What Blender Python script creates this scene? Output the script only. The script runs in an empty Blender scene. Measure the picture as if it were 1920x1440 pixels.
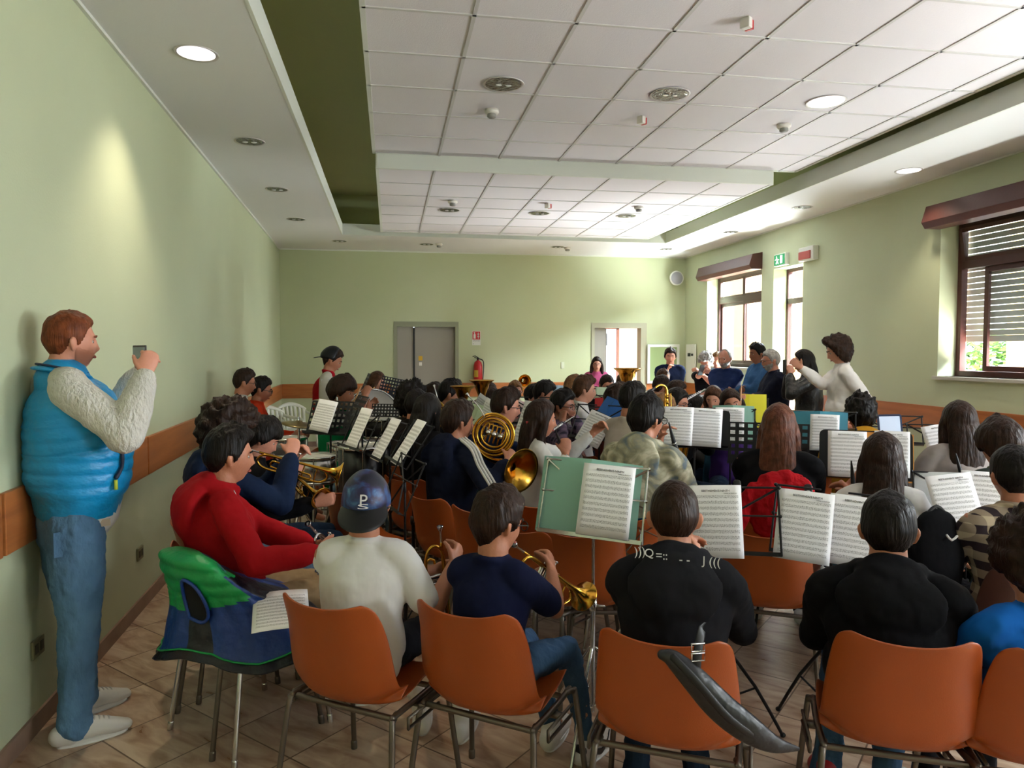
import bpy, math, random
import numpy as np
from math import radians as R, sin, cos, pi, atan2, sqrt
from mathutils import Vector as V, Matrix, noise
C = bpy.context.scene.collection
SC = bpy.context.scene
random.seed(7)
# ------------------------------------------------------------ camera
HC, F0, YAW, PITCH = 1.62, 1360.0, R(9.56), math.atan(60/1360.0)
cam = bpy.data.cameras.new('camera'); camo = bpy.data.objects.new('camera', cam); C.objects.link(camo)
cam.sensor_width = 36; cam.lens = 36*F0/1920; cam.clip_start = .05; cam.clip_end = 300
camo.location = (0, 0, HC); camo.rotation_euler = (pi/2-PITCH, 0, -YAW); SC.camera = camo
CM = camo.rotation_euler.to_matrix()
def W(u, v, f):                       # pixel + depth along the view axis -> world
    return V((0, 0, HC)) + CM @ V(((u-960)/F0*f, (720-v)/F0*f, -f))
def WZ(u, v, z):                      # pixel on the horizontal plane z
    d = CM @ V(((u-960)/F0, (720-v)/F0, -1)); return V((0, 0, HC)) + d*((z-HC)/d.z)
# ------------------------------------------------------------ world, exposure
SC.view_settings.view_transform = 'Standard'; SC.view_settings.look = 'None'
SC.view_settings.gamma = 1; SC.view_settings.use_curve_mapping = False
SC.view_settings.exposure = 1.85
w = bpy.data.worlds.new('world'); SC.world = w; w.use_nodes = True
bg = w.node_tree.nodes['Background']; bg.inputs[0].default_value = (.80, .90, 1, 1); bg.inputs[1].default_value = 1.5
try:
    SC.cycles.max_bounces = 7; SC.cycles.diffuse_bounces = 5; SC.cycles.glossy_bounces = 3
    SC.cycles.transmission_bounces = 4; SC.cycles.transparent_max_bounces = 6
    SC.cycles.caustics_reflective = False; SC.cycles.caustics_refractive = False
    SC.cycles.sample_clamp_indirect = 6
except Exception: pass
def lamp(name, kind, loc, rot, power, color=(1, 1, 1), size=1, sy=None, spot=None, blend=.5):
    l = bpy.data.lights.new(name, kind); l.energy = power; l.color = color
    if kind == 'AREA':
        l.size = size
        if sy: l.shape = 'RECTANGLE'; l.size_y = sy
    elif kind == 'SPOT': l.spot_size = spot; l.spot_blend = blend; l.shadow_soft_size = size
    elif kind == 'SUN': l.angle = size
    o = bpy.data.objects.new(name, l); C.objects.link(o); o.location = loc; o.rotation_euler = rot
    return o
def aim(d): return V(d).to_track_quat('-Z', 'Y').to_euler()
lamp('sun', 'SUN', (9, 8, 8), aim((-.55, -.35, -.75)), 2.6, (1, .95, .86), R(2))
XR = 5.42
# added area lamps outside each right-wall window: skylight stand-in above, yard-bounce stand-in below sill
for (y, ly, k, kb) in ((10.9, 1.9, .75, .25), (9.25, .8, .35, .15), (5.4, 2.1, 1.4, .12), (1.9, 2.1, .45, .13), (-1.6, 2.1, .35, .2)):
    lamp('sky_fill', 'AREA', (XR+1.6, y, 3.9), aim((-1, 0, -.85)), 900*k, (.86, .93, 1), ly, 1.4)
    lamp('yard_fill', 'AREA', (XR+.95, y, .55), aim((-1, 0, 1.0)), 1000*kb, (.95, .97, 1), ly, .9)
for y in (1.92, -1.58): lamp('window_fill', 'AREA', (XR+.45, y, 2.1), aim((-1, .25, .38)), 102, (.95, .97, 1), 1.9, 1.4)  # added fill lamps outside the unseen windows, tilted up to brighten wall and ceiling
# ------------------------------------------------------------ materials
MATS = {}
def rgb(h):
    if isinstance(h, str):
        h = h.lstrip('#'); c = [int(h[i:i+2], 16)/255 for i in (0, 2, 4)]
        return tuple(x/12.92 if x <= .04045 else ((x+.055)/1.055)**2.4 for x in c)
    return h
def mat(name, col, rough=.6, metal=0, bump=None, var=0, vscale=8, emit=0, trans=0, sheen=0, coat=0, spec=None):
    if name in MATS: return MATS[name]
    m = bpy.data.materials.new(name); m.use_nodes = True; nt = m.node_tree; b = nt.nodes['Principled BSDF']
    c = rgb(col); b.inputs['Base Color'].default_value = (*c, 1)
    b.inputs['Roughness'].default_value = rough; b.inputs['Metallic'].default_value = metal
    if emit: b.inputs['Emission Color'].default_value = (*c, 1); b.inputs['Emission Strength'].default_value = emit
    if trans: b.inputs['Transmission Weight'].default_value = trans
    if sheen: b.inputs['Sheen Weight'].default_value = sheen
    if spec is not None: b.inputs['Specular IOR Level'].default_value = spec
    if coat: b.inputs['Coat Weight'].default_value = coat
    if var or bump:
        tc = nt.nodes.new('ShaderNodeTexCoord')
    if var:
        n = nt.nodes.new('ShaderNodeTexNoise'); n.inputs['Scale'].default_value = vscale; n.inputs['Detail'].default_value = 4
        nt.links.new(tc.outputs['Object'], n.inputs['Vector'])
        r = nt.nodes.new('ShaderNodeValToRGB'); r.color_ramp.elements[0].position = .3; r.color_ramp.elements[1].position = .7
        r.color_ramp.elements[0].color = (*[x*(1-var) for x in c], 1); r.color_ramp.elements[1].color = (*[min(1, x*(1+var)) for x in c], 1)
        nt.links.new(n.outputs['Fac'], r.inputs['Fac']); nt.links.new(r.outputs['Color'], b.inputs['Base Color'])
    if bump:
        sc, st = bump[0], bump[1]; stretch = bump[2] if len(bump) > 2 else (1, 1, 1)
        mp = nt.nodes.new('ShaderNodeMapping'); mp.inputs['Scale'].default_value = stretch
        nt.links.new(tc.outputs['Object'], mp.inputs['Vector'])
        n = nt.nodes.new('ShaderNodeTexNoise'); n.inputs['Scale'].default_value = sc; n.inputs['Detail'].default_value = 3
        nt.links.new(mp.outputs[0], n.inputs['Vector'])
        bp = nt.nodes.new('ShaderNodeBump'); bp.inputs['Strength'].default_value = st; bp.inputs['Distance'].default_value = .02
        nt.links.new(n.outputs['Fac'], bp.inputs['Height']); nt.links.new(bp.outputs[0], b.inputs['Normal'])
    MATS[name] = m; return m
def cloth(name, col, rough=.9, var=.12, bs=9, b=.6): return mat(name, col, rough, bump=(bs, b, (1, 1, .55)), var=var, vscale=5, spec=.12)
def hairm(name, col): return mat(name, col, .48, bump=(60, .55, (1, 1, .12)), var=.45, vscale=30, spec=.16)
def nd(nt, typ, **kw):
    n = nt.nodes.new(typ)
    for k, v in kw.items(): setattr(n, k, v)
    return n
def mth(nt, op, a, b=None, c=None):
    n = nt.nodes.new('ShaderNodeMath'); n.operation = op
    for i, x in enumerate((a, b, c)):
        if x is None: continue
        if isinstance(x, (int, float)): n.inputs[i].default_value = x
        else: nt.links.new(x, n.inputs[i])
    return n.outputs[0]
def mixc(nt, fac, a, b):
    n = nt.nodes.new('ShaderNodeMix'); n.data_type = 'RGBA'
    for s, x in ((0, fac), (6, a), (7, b)):
        if isinstance(x, (int, float)): n.inputs[s].default_value = x
        elif isinstance(x, tuple): n.inputs[s].default_value = (*x, 1) if len(x) == 3 else x
        else: nt.links.new(x, n.inputs[s])
    return n.outputs[2]
def newmat(name, rough=.6):
    m = bpy.data.materials.new(name); m.use_nodes = True; MATS[name] = m
    b = m.node_tree.nodes['Principled BSDF']; b.inputs['Roughness'].default_value = rough
    return m, m.node_tree, b
# floor: diagonal marble-look tiles
def m_floor():
    m, nt, b = newmat('floor_tiles', .28)
    g = nd(nt, 'ShaderNodeNewGeometry'); mp = nd(nt, 'ShaderNodeMapping'); mp.inputs['Rotation'].default_value = (0, 0, R(45))
    mp.inputs['Location'].default_value = (.13, .07, 0)
    nt.links.new(g.outputs['Position'], mp.inputs['Vector']); sx = nd(nt, 'ShaderNodeSeparateXYZ'); nt.links.new(mp.outputs[0], sx.inputs[0])
    T = .372
    X = mth(nt, 'DIVIDE', sx.outputs[0], T); Y = mth(nt, 'DIVIDE', sx.outputs[1], T)
    def edge(q):
        fr = mth(nt, 'FRACT', q); return mth(nt, 'MINIMUM', fr, mth(nt, 'SUBTRACT', 1, fr))
    e = mth(nt, 'MINIMUM', edge(X), edge(Y)); grout = mth(nt, 'LESS_THAN', e, .009)
    cb = nd(nt, 'ShaderNodeCombineXYZ'); nt.links.new(mth(nt, 'FLOOR', X), cb.inputs[0]); nt.links.new(mth(nt, 'FLOOR', Y), cb.inputs[1])
    wn = nd(nt, 'ShaderNodeTexWhiteNoise'); nt.links.new(cb.outputs[0], wn.inputs['Vector'])
    # veins: stretched noise, offset per tile
    vm = nd(nt, 'ShaderNodeVectorMath', operation='MULTIPLY_ADD'); nt.links.new(wn.outputs['Color'], vm.inputs[0]); vm.inputs[1].default_value = (9, 9, 9)
    nt.links.new(mp.outputs[0], vm.inputs[2])
    mp2 = nd(nt, 'ShaderNodeMapping'); mp2.inputs['Scale'].default_value = (2.2, 7, 1); nt.links.new(vm.outputs[0], mp2.inputs[0])
    no = nd(nt, 'ShaderNodeTexNoise'); no.inputs['Scale'].default_value = 1.6; no.inputs['Detail'].default_value = 6; no.inputs['Distortion'].default_value = 1.2
    nt.links.new(mp2.outputs[0], no.inputs['Vector'])
    r = nd(nt, 'ShaderNodeValToRGB'); cr = r.color_ramp
    cr.elements[0].position = .33; cr.elements[0].color = (*rgb('9b7a62'), 1); cr.elements[1].position = .68; cr.elements[1].color = (*rgb('cdb79f'), 1)
    e2 = cr.elements.new(.5); e2.color = (*rgb('b89c84'), 1)
    nt.links.new(no.outputs['Fac'], r.inputs['Fac'])
    hv = nd(nt, 'ShaderNodeHueSaturation'); nt.links.new(r.outputs[0], hv.inputs['Color'])
    nt.links.new(mth(nt, 'ADD', mth(nt, 'MULTIPLY', wn.outputs['Value'], .25), .87), hv.inputs['Value'])
    nt.links.new(mixc(nt, grout, hv.outputs[0], rgb('6b5443')), b.inputs['Base Color'])
    nt.links.new(mth(nt, 'ADD', mth(nt, 'MULTIPLY', no.outputs['Fac'], .25), .2), b.inputs['Roughness'])
    return m
def m_wall(name, col, col2):
    m, nt, b = newmat(name, .75)
    g = nd(nt, 'ShaderNodeNewGeometry'); no = nd(nt, 'ShaderNodeTexNoise'); no.inputs['Scale'].default_value = .8; no.inputs['Detail'].default_value = 5
    nt.links.new(g.outputs['Position'], no.inputs['Vector'])
    r = nd(nt, 'ShaderNodeValToRGB'); r.color_ramp.elements[0].position = .35; r.color_ramp.elements[1].position = .65
    r.color_ramp.elements[0].color = (*rgb(col), 1); r.color_ramp.elements[1].color = (*rgb(col2), 1)
    nt.links.new(no.outputs['Fac'], r.inputs['Fac']); nt.links.new(r.outputs[0], b.inputs['Base Color'])
    n2 = nd(nt, 'ShaderNodeTexNoise'); n2.inputs['Scale'].default_value = 90; nt.links.new(g.outputs['Position'], n2.inputs['Vector'])
    bp = nd(nt, 'ShaderNodeBump'); bp.inputs['Strength'].default_value = .08; bp.inputs['Distance'].default_value = .01
    nt.links.new(n2.outputs['Fac'], bp.inputs['Height']); nt.links.new(bp.outputs[0], b.inputs['Normal'])
    return m
def m_wood(name, c1, c2, sc=(1, 1, 14), rough=.4):
    m, nt, b = newmat(name, rough)
    tc = nd(nt, 'ShaderNodeTexCoord'); mp = nd(nt, 'ShaderNodeMapping'); mp.inputs['Scale'].default_value = sc; nt.links.new(tc.outputs['Object'], mp.inputs[0])
    no = nd(nt, 'ShaderNodeTexNoise'); no.inputs['Scale'].default_value = 2.2; no.inputs['Detail'].default_value = 6; no.inputs['Distortion'].default_value = .6
    nt.links.new(mp.outputs[0], no.inputs['Vector'])
    r = nd(nt, 'ShaderNodeValToRGB'); r.color_ramp.elements[0].position = .3; r.color_ramp.elements[1].position = .7
    r.color_ramp.elements[0].color = (*rgb(c1), 1); r.color_ramp.elements[1].color = (*rgb(c2), 1)
    nt.links.new(no.outputs['Fac'], r.inputs['Fac']); nt.links.new(r.outputs[0], b.inputs['Base Color'])
    return m
def m_score(name='score_paper', rows=10, paper='fafafc'):
    m, nt, b = newmat(name, .7)
    tc = nd(nt, 'ShaderNodeTexCoord'); sp = nd(nt, 'ShaderNodeSeparateXYZ'); nt.links.new(tc.outputs['UV'], sp.inputs[0])
    U, Vv = sp.outputs[0], sp.outputs[1]
    q = mth(nt, 'MULTIPLY', Vv, rows/.8); t = mth(nt, 'FRACT', q)
    inb = mth(nt, 'MULTIPLY', mth(nt, 'GREATER_THAN', t, .3), mth(nt, 'LESS_THAN', t, .72))
    ln = mth(nt, 'LESS_THAN', mth(nt, 'FRACT', mth(nt, 'MULTIPLY', mth(nt, 'SUBTRACT', t, .3), 10.2)), .3)
    mp = nd(nt, 'ShaderNodeMapping'); mp.inputs['Scale'].default_value = (55, 90, 1); nt.links.new(tc.outputs['UV'], mp.inputs[0])
    no = nd(nt, 'ShaderNodeTexNoise'); no.inputs['Scale'].default_value = 1; no.inputs['Detail'].default_value = 1; nt.links.new(mp.outputs[0], no.inputs['Vector'])
    nt_ = mth(nt, 'MULTIPLY', mth(nt, 'GREATER_THAN', no.outputs['Fac'], .56), mth(nt, 'MULTIPLY', mth(nt, 'GREATER_THAN', t, .22), mth(nt, 'LESS_THAN', t, .8)))
    ink = mth(nt, 'MAXIMUM', mth(nt, 'MULTIPLY', mth(nt, 'MULTIPLY', inb, ln), .6), mth(nt, 'MULTIPLY', nt_, .6))
    page = mth(nt, 'MULTIPLY', mth(nt, 'MULTIPLY', mth(nt, 'GREATER_THAN', U, .07), mth(nt, 'LESS_THAN', U, .94)),
               mth(nt, 'MULTIPLY', mth(nt, 'GREATER_THAN', Vv, .07), mth(nt, 'LESS_THAN', Vv, .86)))
    g = nd(nt, 'ShaderNodeNewGeometry')
    nt.links.new(mixc(nt, mth(nt, 'MULTIPLY', ink, page), rgb(paper), rgb('222222')), b.inputs['Base Color'])
    return m
M_FLOOR = m_floor(); M_SCORE = m_score()
M_GREEN = m_wall('green_wall_paint', 'b8bf9e', 'bec5a4')
M_GREEN_B = m_wall('back_green_wall_paint', 'b7be98', 'bdc3a0')
M_RECESS = m_wall('recess_green_paint', 'bac28f', 'c0c796')
M_WHITE = mat('ceiling_white', 'dcdbdc', .8, bump=(60, .04))
M_BEAM = mat('beam_white', 'd6d8cf', .8)
M_TILE = mat('ceiling_tile_white', 'dfdade', .9, bump=(140, .12))
M_GRID = mat('ceiling_grid_metal', 'c9c6c4', .5)
M_RAIL = m_wood('rail_wood', '9c5a2e', 'b9713c', (1, .6, 8), .35)
M_BASE = mat('baseboard_stone', '8f7464', .5, var=.15, vscale=6)
M_BROWN = mat('window_brown', '45201a', .4, bump=(30, .05))
M_DOOR = mat('door_grey', '9c968c', .5)
M_CHROME = mat('chrome', 'c9c9c6', .22, 1)
M_STEEL = mat('brown_grey_steel', '6d655c', .4, .8)
M_BLACK = mat('black_metal', '17171a', .45, .3)
M_BPL = mat('black_plastic', '131315', .5)
M_ORANGE = mat('orange_plastic', 'a04a1a', .38, bump=(220, .06), var=.06, vscale=3)
M_BLUEPL = mat('blue_plastic', '17475c', .4, bump=(220, .06))
M_BROWNPL = mat('brown_plastic', '4c2c20', .45, bump=(220, .06))
M_WHITEPL = mat('white_plastic', 'd9d9d0', .4)
M_GOLD = mat('brass', 'd9a441', .2, 1, var=.12, vscale=12)
M_ROSE = mat('rose_brass', 'b06a38', .24, 1)
M_SILVER = mat('silver_plate', 'd0cfd2', .18, 1)
M_SKIN = {k: mat('skin_'+k, c, .52, bump=(70, .1), var=.07, vscale=14) for k, c in
          dict(fair='c98f76', tan='b3765a', ruddy='cf8d74', dark='8d573f', pale='d4a38c').items()}
def m_glass():
    m, nt, b = newmat('window_glass'); nt.nodes.remove(b); o = [n for n in nt.nodes if n.type == 'OUTPUT_MATERIAL'][0]
    t = nd(nt, 'ShaderNodeBsdfTransparent'); t.inputs[0].default_value = (.93, .97, .98, 1)
    g = nd(nt, 'ShaderNodeBsdfGlossy'); g.inputs['Roughness'].default_value = .05; mx = nd(nt, 'ShaderNodeMixShader'); mx.inputs[0].default_value = .07
    nt.links.new(t.outputs[0], mx.inputs[1]); nt.links.new(g.outputs[0], mx.inputs[2]); nt.links.new(mx.outputs[0], o.inputs[0]); return m
M_GLASS = m_glass()
# ------------------------------------------------------------ mesh helpers
class MB:
    def __init__(s): s.v = []; s.f = []; s.mi = []; s.n = 0; s.uv = None
    def add(s, vs, fs, mi=0):
        s.v.append(np.asarray(vs, float).reshape(-1, 3)); s.f += [tuple(i+s.n for i in f) for f in fs]; s.mi += [mi]*len(fs); s.n += len(s.v[-1]); return s
    def box(s, x0, x1, y0, y1, z0, z1, mi=0, M=None):
        vs = [V((x, y, z)) for x in (x0, x1) for y in (y0, y1) for z in (z0, z1)]
        if M is not None: vs = [M @ q for q in vs]
        fs = [(0, 1, 3, 2), (4, 6, 7, 5), (0, 4, 5, 1), (2, 3, 7, 6), (0, 2, 6, 4), (1, 5, 7, 3)]
        return s.add([tuple(q) for q in vs], fs, mi)
    def tube(s, P, r, n=10, k=0, ref=None, cap=True, mi=0, closed=False):
        s.add(*loft(P, r, n, k, ref, cap, closed), mi); return s
    def ell(s, c, r, M=None, nu=20, nv=14, mi=0):
        vs, fs = sphere(nu, nv); vs = vs*np.array(r)
        if M is not None: vs = vs @ np.array(M.to_3x3()).T
        return s.add(vs+np.array(c), fs, mi)
    def lathe(s, prof, n=24, M=None, mi=0):        # prof: (r, z) pairs around local Z
        vs = []; fs = []
        for (r, z) in prof:
            for i in range(n): a = 2*pi*i/n; vs.append((r*cos(a), r*sin(a), z))
        for j in range(len(prof)-1):
            for i in range(n): fs.append((j*n+i, j*n+(i+1) % n, (j+1)*n+(i+1) % n, (j+1)*n+i))
        vs = np.array(vs)
        if M is not None: A = np.array(M); vs = vs @ A[:3, :3].T + A[:3, 3]
        return s.add(vs, fs, mi)
    def mesh(s, name, mats, smooth=True):
        me = bpy.data.meshes.new(name); vs = np.concatenate(s.v) if s.v else np.zeros((0, 3))
        me.from_pydata(vs.tolist(), [], s.f)
        for m in (mats if isinstance(mats, (list, tuple)) else [mats]): me.materials.append(m)
        if any(s.mi): me.polygons.foreach_set('material_index', s.mi)
        if smooth: me.polygons.foreach_set('use_smooth', [True]*len(s.f))
        me.update(); return me
    def obj(s, name, mats, parent=None, smooth=True, voxel=None, sm=3, disp=None, bevel=None):
        o = bpy.data.objects.new(name, s.mesh(name, mats, smooth)); C.objects.link(o)
        if parent: o.parent = parent
        if voxel: rem(o, voxel, sm, disp)
        if bevel:
            b = o.modifiers.new('b', 'BEVEL'); b.width = bevel; b.segments = 2; b.limit_method = 'ANGLE'
        return o
DT = {}
def rem(o, voxel, sm=3, disp=None):
    r = o.modifiers.new('r', 'REMESH'); r.mode = 'VOXEL'; r.voxel_size = voxel; r.use_smooth_shade = True
    if sm: s = o.modifiers.new('s', 'SMOOTH'); s.factor = .5; s.iterations = sm
    if disp:
        key = disp[0]
        if key not in DT: t = bpy.data.textures.new('folds', 'CLOUDS'); t.noise_scale = key; t.noise_depth = 2; DT[key] = t
        d = o.modifiers.new('d', 'DISPLACE'); d.texture = DT[key]; d.strength = disp[1]; d.texture_coords = 'LOCAL'; d.mid_level = .5
_SPH = {}
def sphere(nu, nv):
    if (nu, nv) in _SPH: return _SPH[(nu, nv)]
    vs = [(0, 0, 1)]
    for j in range(1, nv):
        t = pi*j/nv
        for i in range(nu): p = 2*pi*i/nu; vs.append((sin(t)*cos(p), sin(t)*sin(p), cos(t)))
    vs.append((0, 0, -1)); fs = []
    for i in range(nu): fs.append((0, 1+i, 1+(i+1) % nu))
    for j in range(nv-2):
        a = 1+j*nu
        for i in range(nu): fs.append((a+i, a+nu+i, a+nu+(i+1) % nu, a+(i+1) % nu))
    a = 1+(nv-2)*nu
    for i in range(nu): fs.append((a+i, len(vs)-1, a+(i+1) % nu))
    _SPH[(nu, nv)] = (np.array(vs), fs); return _SPH[(nu, nv)]
def crom(P, k):
    P = np.asarray(P, float); n = len(P); out = []
    for i in range(n-1):
        p0, p1, p2, p3 = P[max(i-1, 0)], P[i], P[i+1], P[min(i+2, n-1)]
        for j in range(k):
            t = j/k; out.append(.5*((2*p1)+(-p0+p2)*t+(2*p0-5*p1+4*p2-p3)*t*t+(-p0+3*p1-3*p2+p3)*t**3))
    out.append(P[-1]); return np.array(out)
def loft(P, r, n=12, k=0, ref=None, cap=True, closed=False):
    P = np.asarray([tuple(p) for p in P], float); m = len(P)
    r = [r]*m if isinstance(r, (int, float)) else list(r)
    r = np.array([(q, q) if isinstance(q, (int, float)) else q for q in r], float)
    if k: P = crom(P, k); r = np.maximum(crom(r, k), 1e-4)
    m = len(P)
    T = np.gradient(P, axis=0); T /= np.linalg.norm(T, axis=1)[:, None]+1e-12
    if closed: T[0] = T[-1] = (P[1]-P[-2])/np.linalg.norm(P[1]-P[-2])
    X = np.zeros_like(P); rf = np.array(ref if ref is not None else ((1, 0, 0) if abs(T[0][0]) < .8 else (0, 0, 1)), float)
    for i in range(m):
        x = rf - T[i]*np.dot(rf, T[i]); nx = np.linalg.norm(x)
        x = x/nx if nx > 1e-3 else X[i-1]
        X[i] = x
        if ref is None: rf = x
    Y = np.cross(T, X)
    if cap and not closed:
        A = []; B = []
        for a in (R(80), R(50), R(25)):
            A.append((P[0]-T[0]*sin(a)*r[0].mean(), r[0]*cos(a), X[0], Y[0])); 
        for a in (R(25), R(50), R(80)):
            B.append((P[-1]+T[-1]*sin(a)*r[-1].mean(), r[-1]*cos(a), X[-1], Y[-1]))
        P = np.vstack([[a[0] for a in A], P, [b[0] for b in B]]); r = np.vstack([[a[1] for a in A], r, [b[1] for b in B]])
        X = np.vstack([[a[2] for a in A], X, [b[2] for b in B]]); Y = np.vstack([[a[3] for a in A], Y, [b[3] for b in B]]); m = len(P)
    ang = np.linspace(0, 2*pi, n, endpoint=False)
    vs = (P[:, None]+X[:, None]*(r[:, 0:1]*np.cos(ang))[:, :, None]+Y[:, None]*(r[:, 1:2]*np.sin(ang))[:, :, None]).reshape(-1, 3)
    fs = [(j*n+i, j*n+(i+1) % n, (j+1)*n+(i+1) % n, (j+1)*n+i) for j in range(m-1) for i in range(n)]
    if not closed and cap is not None: fs += [tuple(range(n-1, -1, -1)), tuple(range((m-1)*n, m*n))]
    return vs, fs
def empty(name, loc=(0, 0, 0), rz=0, label=None, cat=None, group=None):
    o = bpy.data.objects.new(name, None); C.objects.link(o); o.location = loc; o.rotation_euler = (0, 0, rz)
    o.empty_display_size = .1
    return tag(o, label, cat, group)
def tag(o, label=None, cat=None, group=None, kind=None):
    if label: o['label'] = label
    if cat: o['category'] = cat
    if group: o['group'] = group
    if kind: o['kind'] = kind
    return o
def text(name, body, size, m, parent, loc, rot=(pi/2, 0, 0), ext=.0006, align='CENTER'):
    c = bpy.data.curves.new(name, 'FONT'); c.body = body; c.size = size; c.extrude = ext; c.align_x = align; c.align_y = 'CENTER'
    c.materials.append(m); c.resolution_u = 3
    q = bpy.data.objects.new(name, c); me = bpy.data.meshes.new_from_object(q); bpy.data.objects.remove(q); me.materials.clear(); me.materials.append(m)
    o = bpy.data.objects.new(name, me); C.objects.link(o); o.parent = parent; o.location = loc; o.rotation_euler = rot; return o
def struct(o): o['kind'] = 'structure'; return o
# ============================================================ THE ROOM
YB, YF, ZC, ZT = 12.8, -3.2, 3.365, 4.0
XL0, XL1 = -1.83, -1.83+(YB-YF)*.0348        # the left wall runs slightly aslant
def xl(y): return -1.83+(YB-y)*.0348
b = MB(); b.box(-4, 6.2, YF-.3, YB+.3, -.1, 0); struct(b.obj('floor', M_FLOOR, smooth=False))
def quadprism(b, pts, z0, z1, mi=0):
    n = len(pts); vs = [(*p, z0) for p in pts]+[(*p, z1) for p in pts]
    b.add(vs, [tuple(range(n-1, -1, -1)), tuple(range(n, 2*n))]+[(i, (i+1) % n, n+(i+1) % n, n+i) for i in range(n)], mi)
b = MB(); quadprism(b, [(XL1, YF), (XL0, YB), (XL0-.3, YB), (XL1-.3, YF)], 0, 4.2); struct(b.obj('wall_left', M_GREEN, smooth=False))
def wall_open(name, axis, a0, a1, t0, t1, z1, opens, m):      # openings: (lo, hi, zlo, zhi)
    b = MB(); cuts = sorted(opens); pos = a0
    def bx(p, q, zl, zh):
        if q-p < 1e-4 or zh-zl < 1e-4: return
        b.box(p, q, t0, t1, zl, zh) if axis == 'x' else b.box(t0, t1, p, q, zl, zh)
    for (lo, hi, zl, zh) in cuts:
        bx(pos, lo, 0, z1); bx(lo, hi, 0, zl); bx(lo, hi, zh, z1); pos = hi
    bx(pos, a1, 0, z1); return struct(b.obj(name, m, smooth=False))
WA, WD, WC = (10.0, 11.86, 1.38, 2.9), (8.91, 9.66, 0, 2.8), (4.4, 6.47, 1.38, 2.9)
WE, WF = (.9, 2.95, 1.38, 2.9), (-2.6, -.55, 1.38, 2.9)
wall_open('wall_right', 'y', YF, YB+.3, XR, XR+.32, 4.2, [WA, WD, WC, WE, WF], M_GREEN)
D1, D2 = (.10, 1.17, 0, 2.12), (3.65, 4.60, 0, 2.12)
wall_open('wall_back', 'x', -2.2, XR, YB, YB+.22, 4.2, [D1, D2], M_GREEN_B)
wall_open('wall_front', 'x', -2.2, XR+.3, YF-.25, YF, 4.2, [], M_GREEN)
# ceiling: dropped border (soffit) with inner lip, green recess above it, two hanging tiled panels
RX0, RX1, RY0, RY1 = -.70, 4.40, -2.2, 11.17
b = MB()
b.box(-2.2, RX0, YF, YB, ZC, ZC+.04); b.box(RX1, XR, YF, YB, ZC, ZC+.04); b.box(RX0, RX1, YF, RY0, ZC, ZC+.04); b.box(RX0, RX1, RY1, YB, ZC, ZC+.04)
o = struct(b.obj('ceiling_border', M_WHITE, smooth=False)); o.name = 'ceiling_1'
b = MB(); L = .165
b.box(RX0, RX0+.02, RY0, RY1, ZC-.002, ZC+L); b.box(RX1-.02, RX1, RY0, RY1, ZC-.002, ZC+L)
b.box(RX0, RX1, RY1-.02, RY1, ZC-.002, ZC+L); b.box(RX0, RX1, RY0, RY0+.02, ZC-.002, ZC+L)
struct(b.obj('trim_1', M_BEAM, smooth=False))
b = MB(); b.box(-2.2, XR, YF, YB, ZT, ZT+.1); b.box(RX0-.24, RX0-.2, RY0, RY1, ZC+.05, ZT); b.box(RX1+.2, RX1+.24, RY0, RY1, ZC+.05, ZT)
b.box(RX0-.2, RX1+.2, RY1+.2, RY1+.24, ZC+.05, ZT); b.box(RX0-.2, RX1+.2, RY0-.24, RY0-.2, ZC+.05, ZT)
struct(b.obj('ceiling_2', M_RECESS, smooth=False))
Z1, Z2 = HC+1.92, HC+1.78
def panel(name, x0, x1, y0, y1, z, xs, ys):
    b = MB(); b.box(x0, x1, y0, y1, z, z+.14, 0)
    g = .011; h = .006
    for x in xs: b.box(x-g, x+g, y0, y1, z-h, z+.001, 1)
    for y in ys: b.box(x0, x1, y-g, y+g, z-h, z+.001, 1)
    for (a, c, d, e) in ((x0-.012, x0+.02, y0, y1), (x1-.02, x1+.012, y0, y1), (x0, x1, y0-.012, y0+.02), (x0, x1, y1-.02, y1+.012)):
        b.box(a, c, d, e, z-h, z+.145, 2)
    return struct(b.obj(name, [M_TILE, M_GRID, M_BEAM], smooth=False))
panel('ceiling_3', -.14, 4.28, -2.0, 7.22, Z1, [.49+.6*k for k in range(7)], [7.2-.6*k for k in range(1, 15)])
panel('ceiling_4', -.11, 4.02, 7.22, 11.0, Z2, [.45+.6*k for k in range(6)], [7.22+.6*k for k in range(1, 7)])
b = MB()
for sx in (.3, 2.1, 3.8):
    for y in (-1, 1.5, 4, 6.5): b.box(sx-.02, sx+.02, y-.02, y+.02, Z1+.14, ZT)
    for y in (8, 10.4): b.box(sx-.02, sx+.02, y-.02, y+.02, Z2+.14, ZT)
struct(b.obj('ceiling_5', M_GRID, smooth=False))
# cornice line, baseboards and the wooden chair rails
def run_left(b, z0, z1, t, y0=YF, y1=YB, mi=0): quadprism(b, [(xl(y0), y0), (xl(y0)+t, y0), (xl(y1)+t, y1), (xl(y1), y1)], z0, z1, mi)
b = MB(); run_left(b, ZC-.02, ZC, .02); b.box(XL0, XR, YB-.02, YB, ZC-.02, ZC); b.box(XR-.015, XR, YF, YB, ZC-.015, ZC); struct(b.obj('trim_2', M_BEAM, smooth=False))
b = MB(); run_left(b, 0, .085, .012); struct(b.obj('baseboard_left', M_BASE, smooth=False))
b = MB(); b.box(XR-.012, XR, YF, WD[0], 0, .085); b.box(XR-.012, XR, WD[1], YB, 0, .085); struct(b.obj('baseboard_right', M_BASE, smooth=False))
b = MB(); b.box(XL0, D1[0]-.02, YB-.012, YB, 0, .085); b.box(D1[1]+.02, D2[0]-.02, YB-.012, YB, 0, .085); b.box(D2[1]+.04, XR, YB-.012, YB, 0, .085); struct(b.obj('baseboard_back', M_BASE, smooth=False))
k = 3
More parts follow.
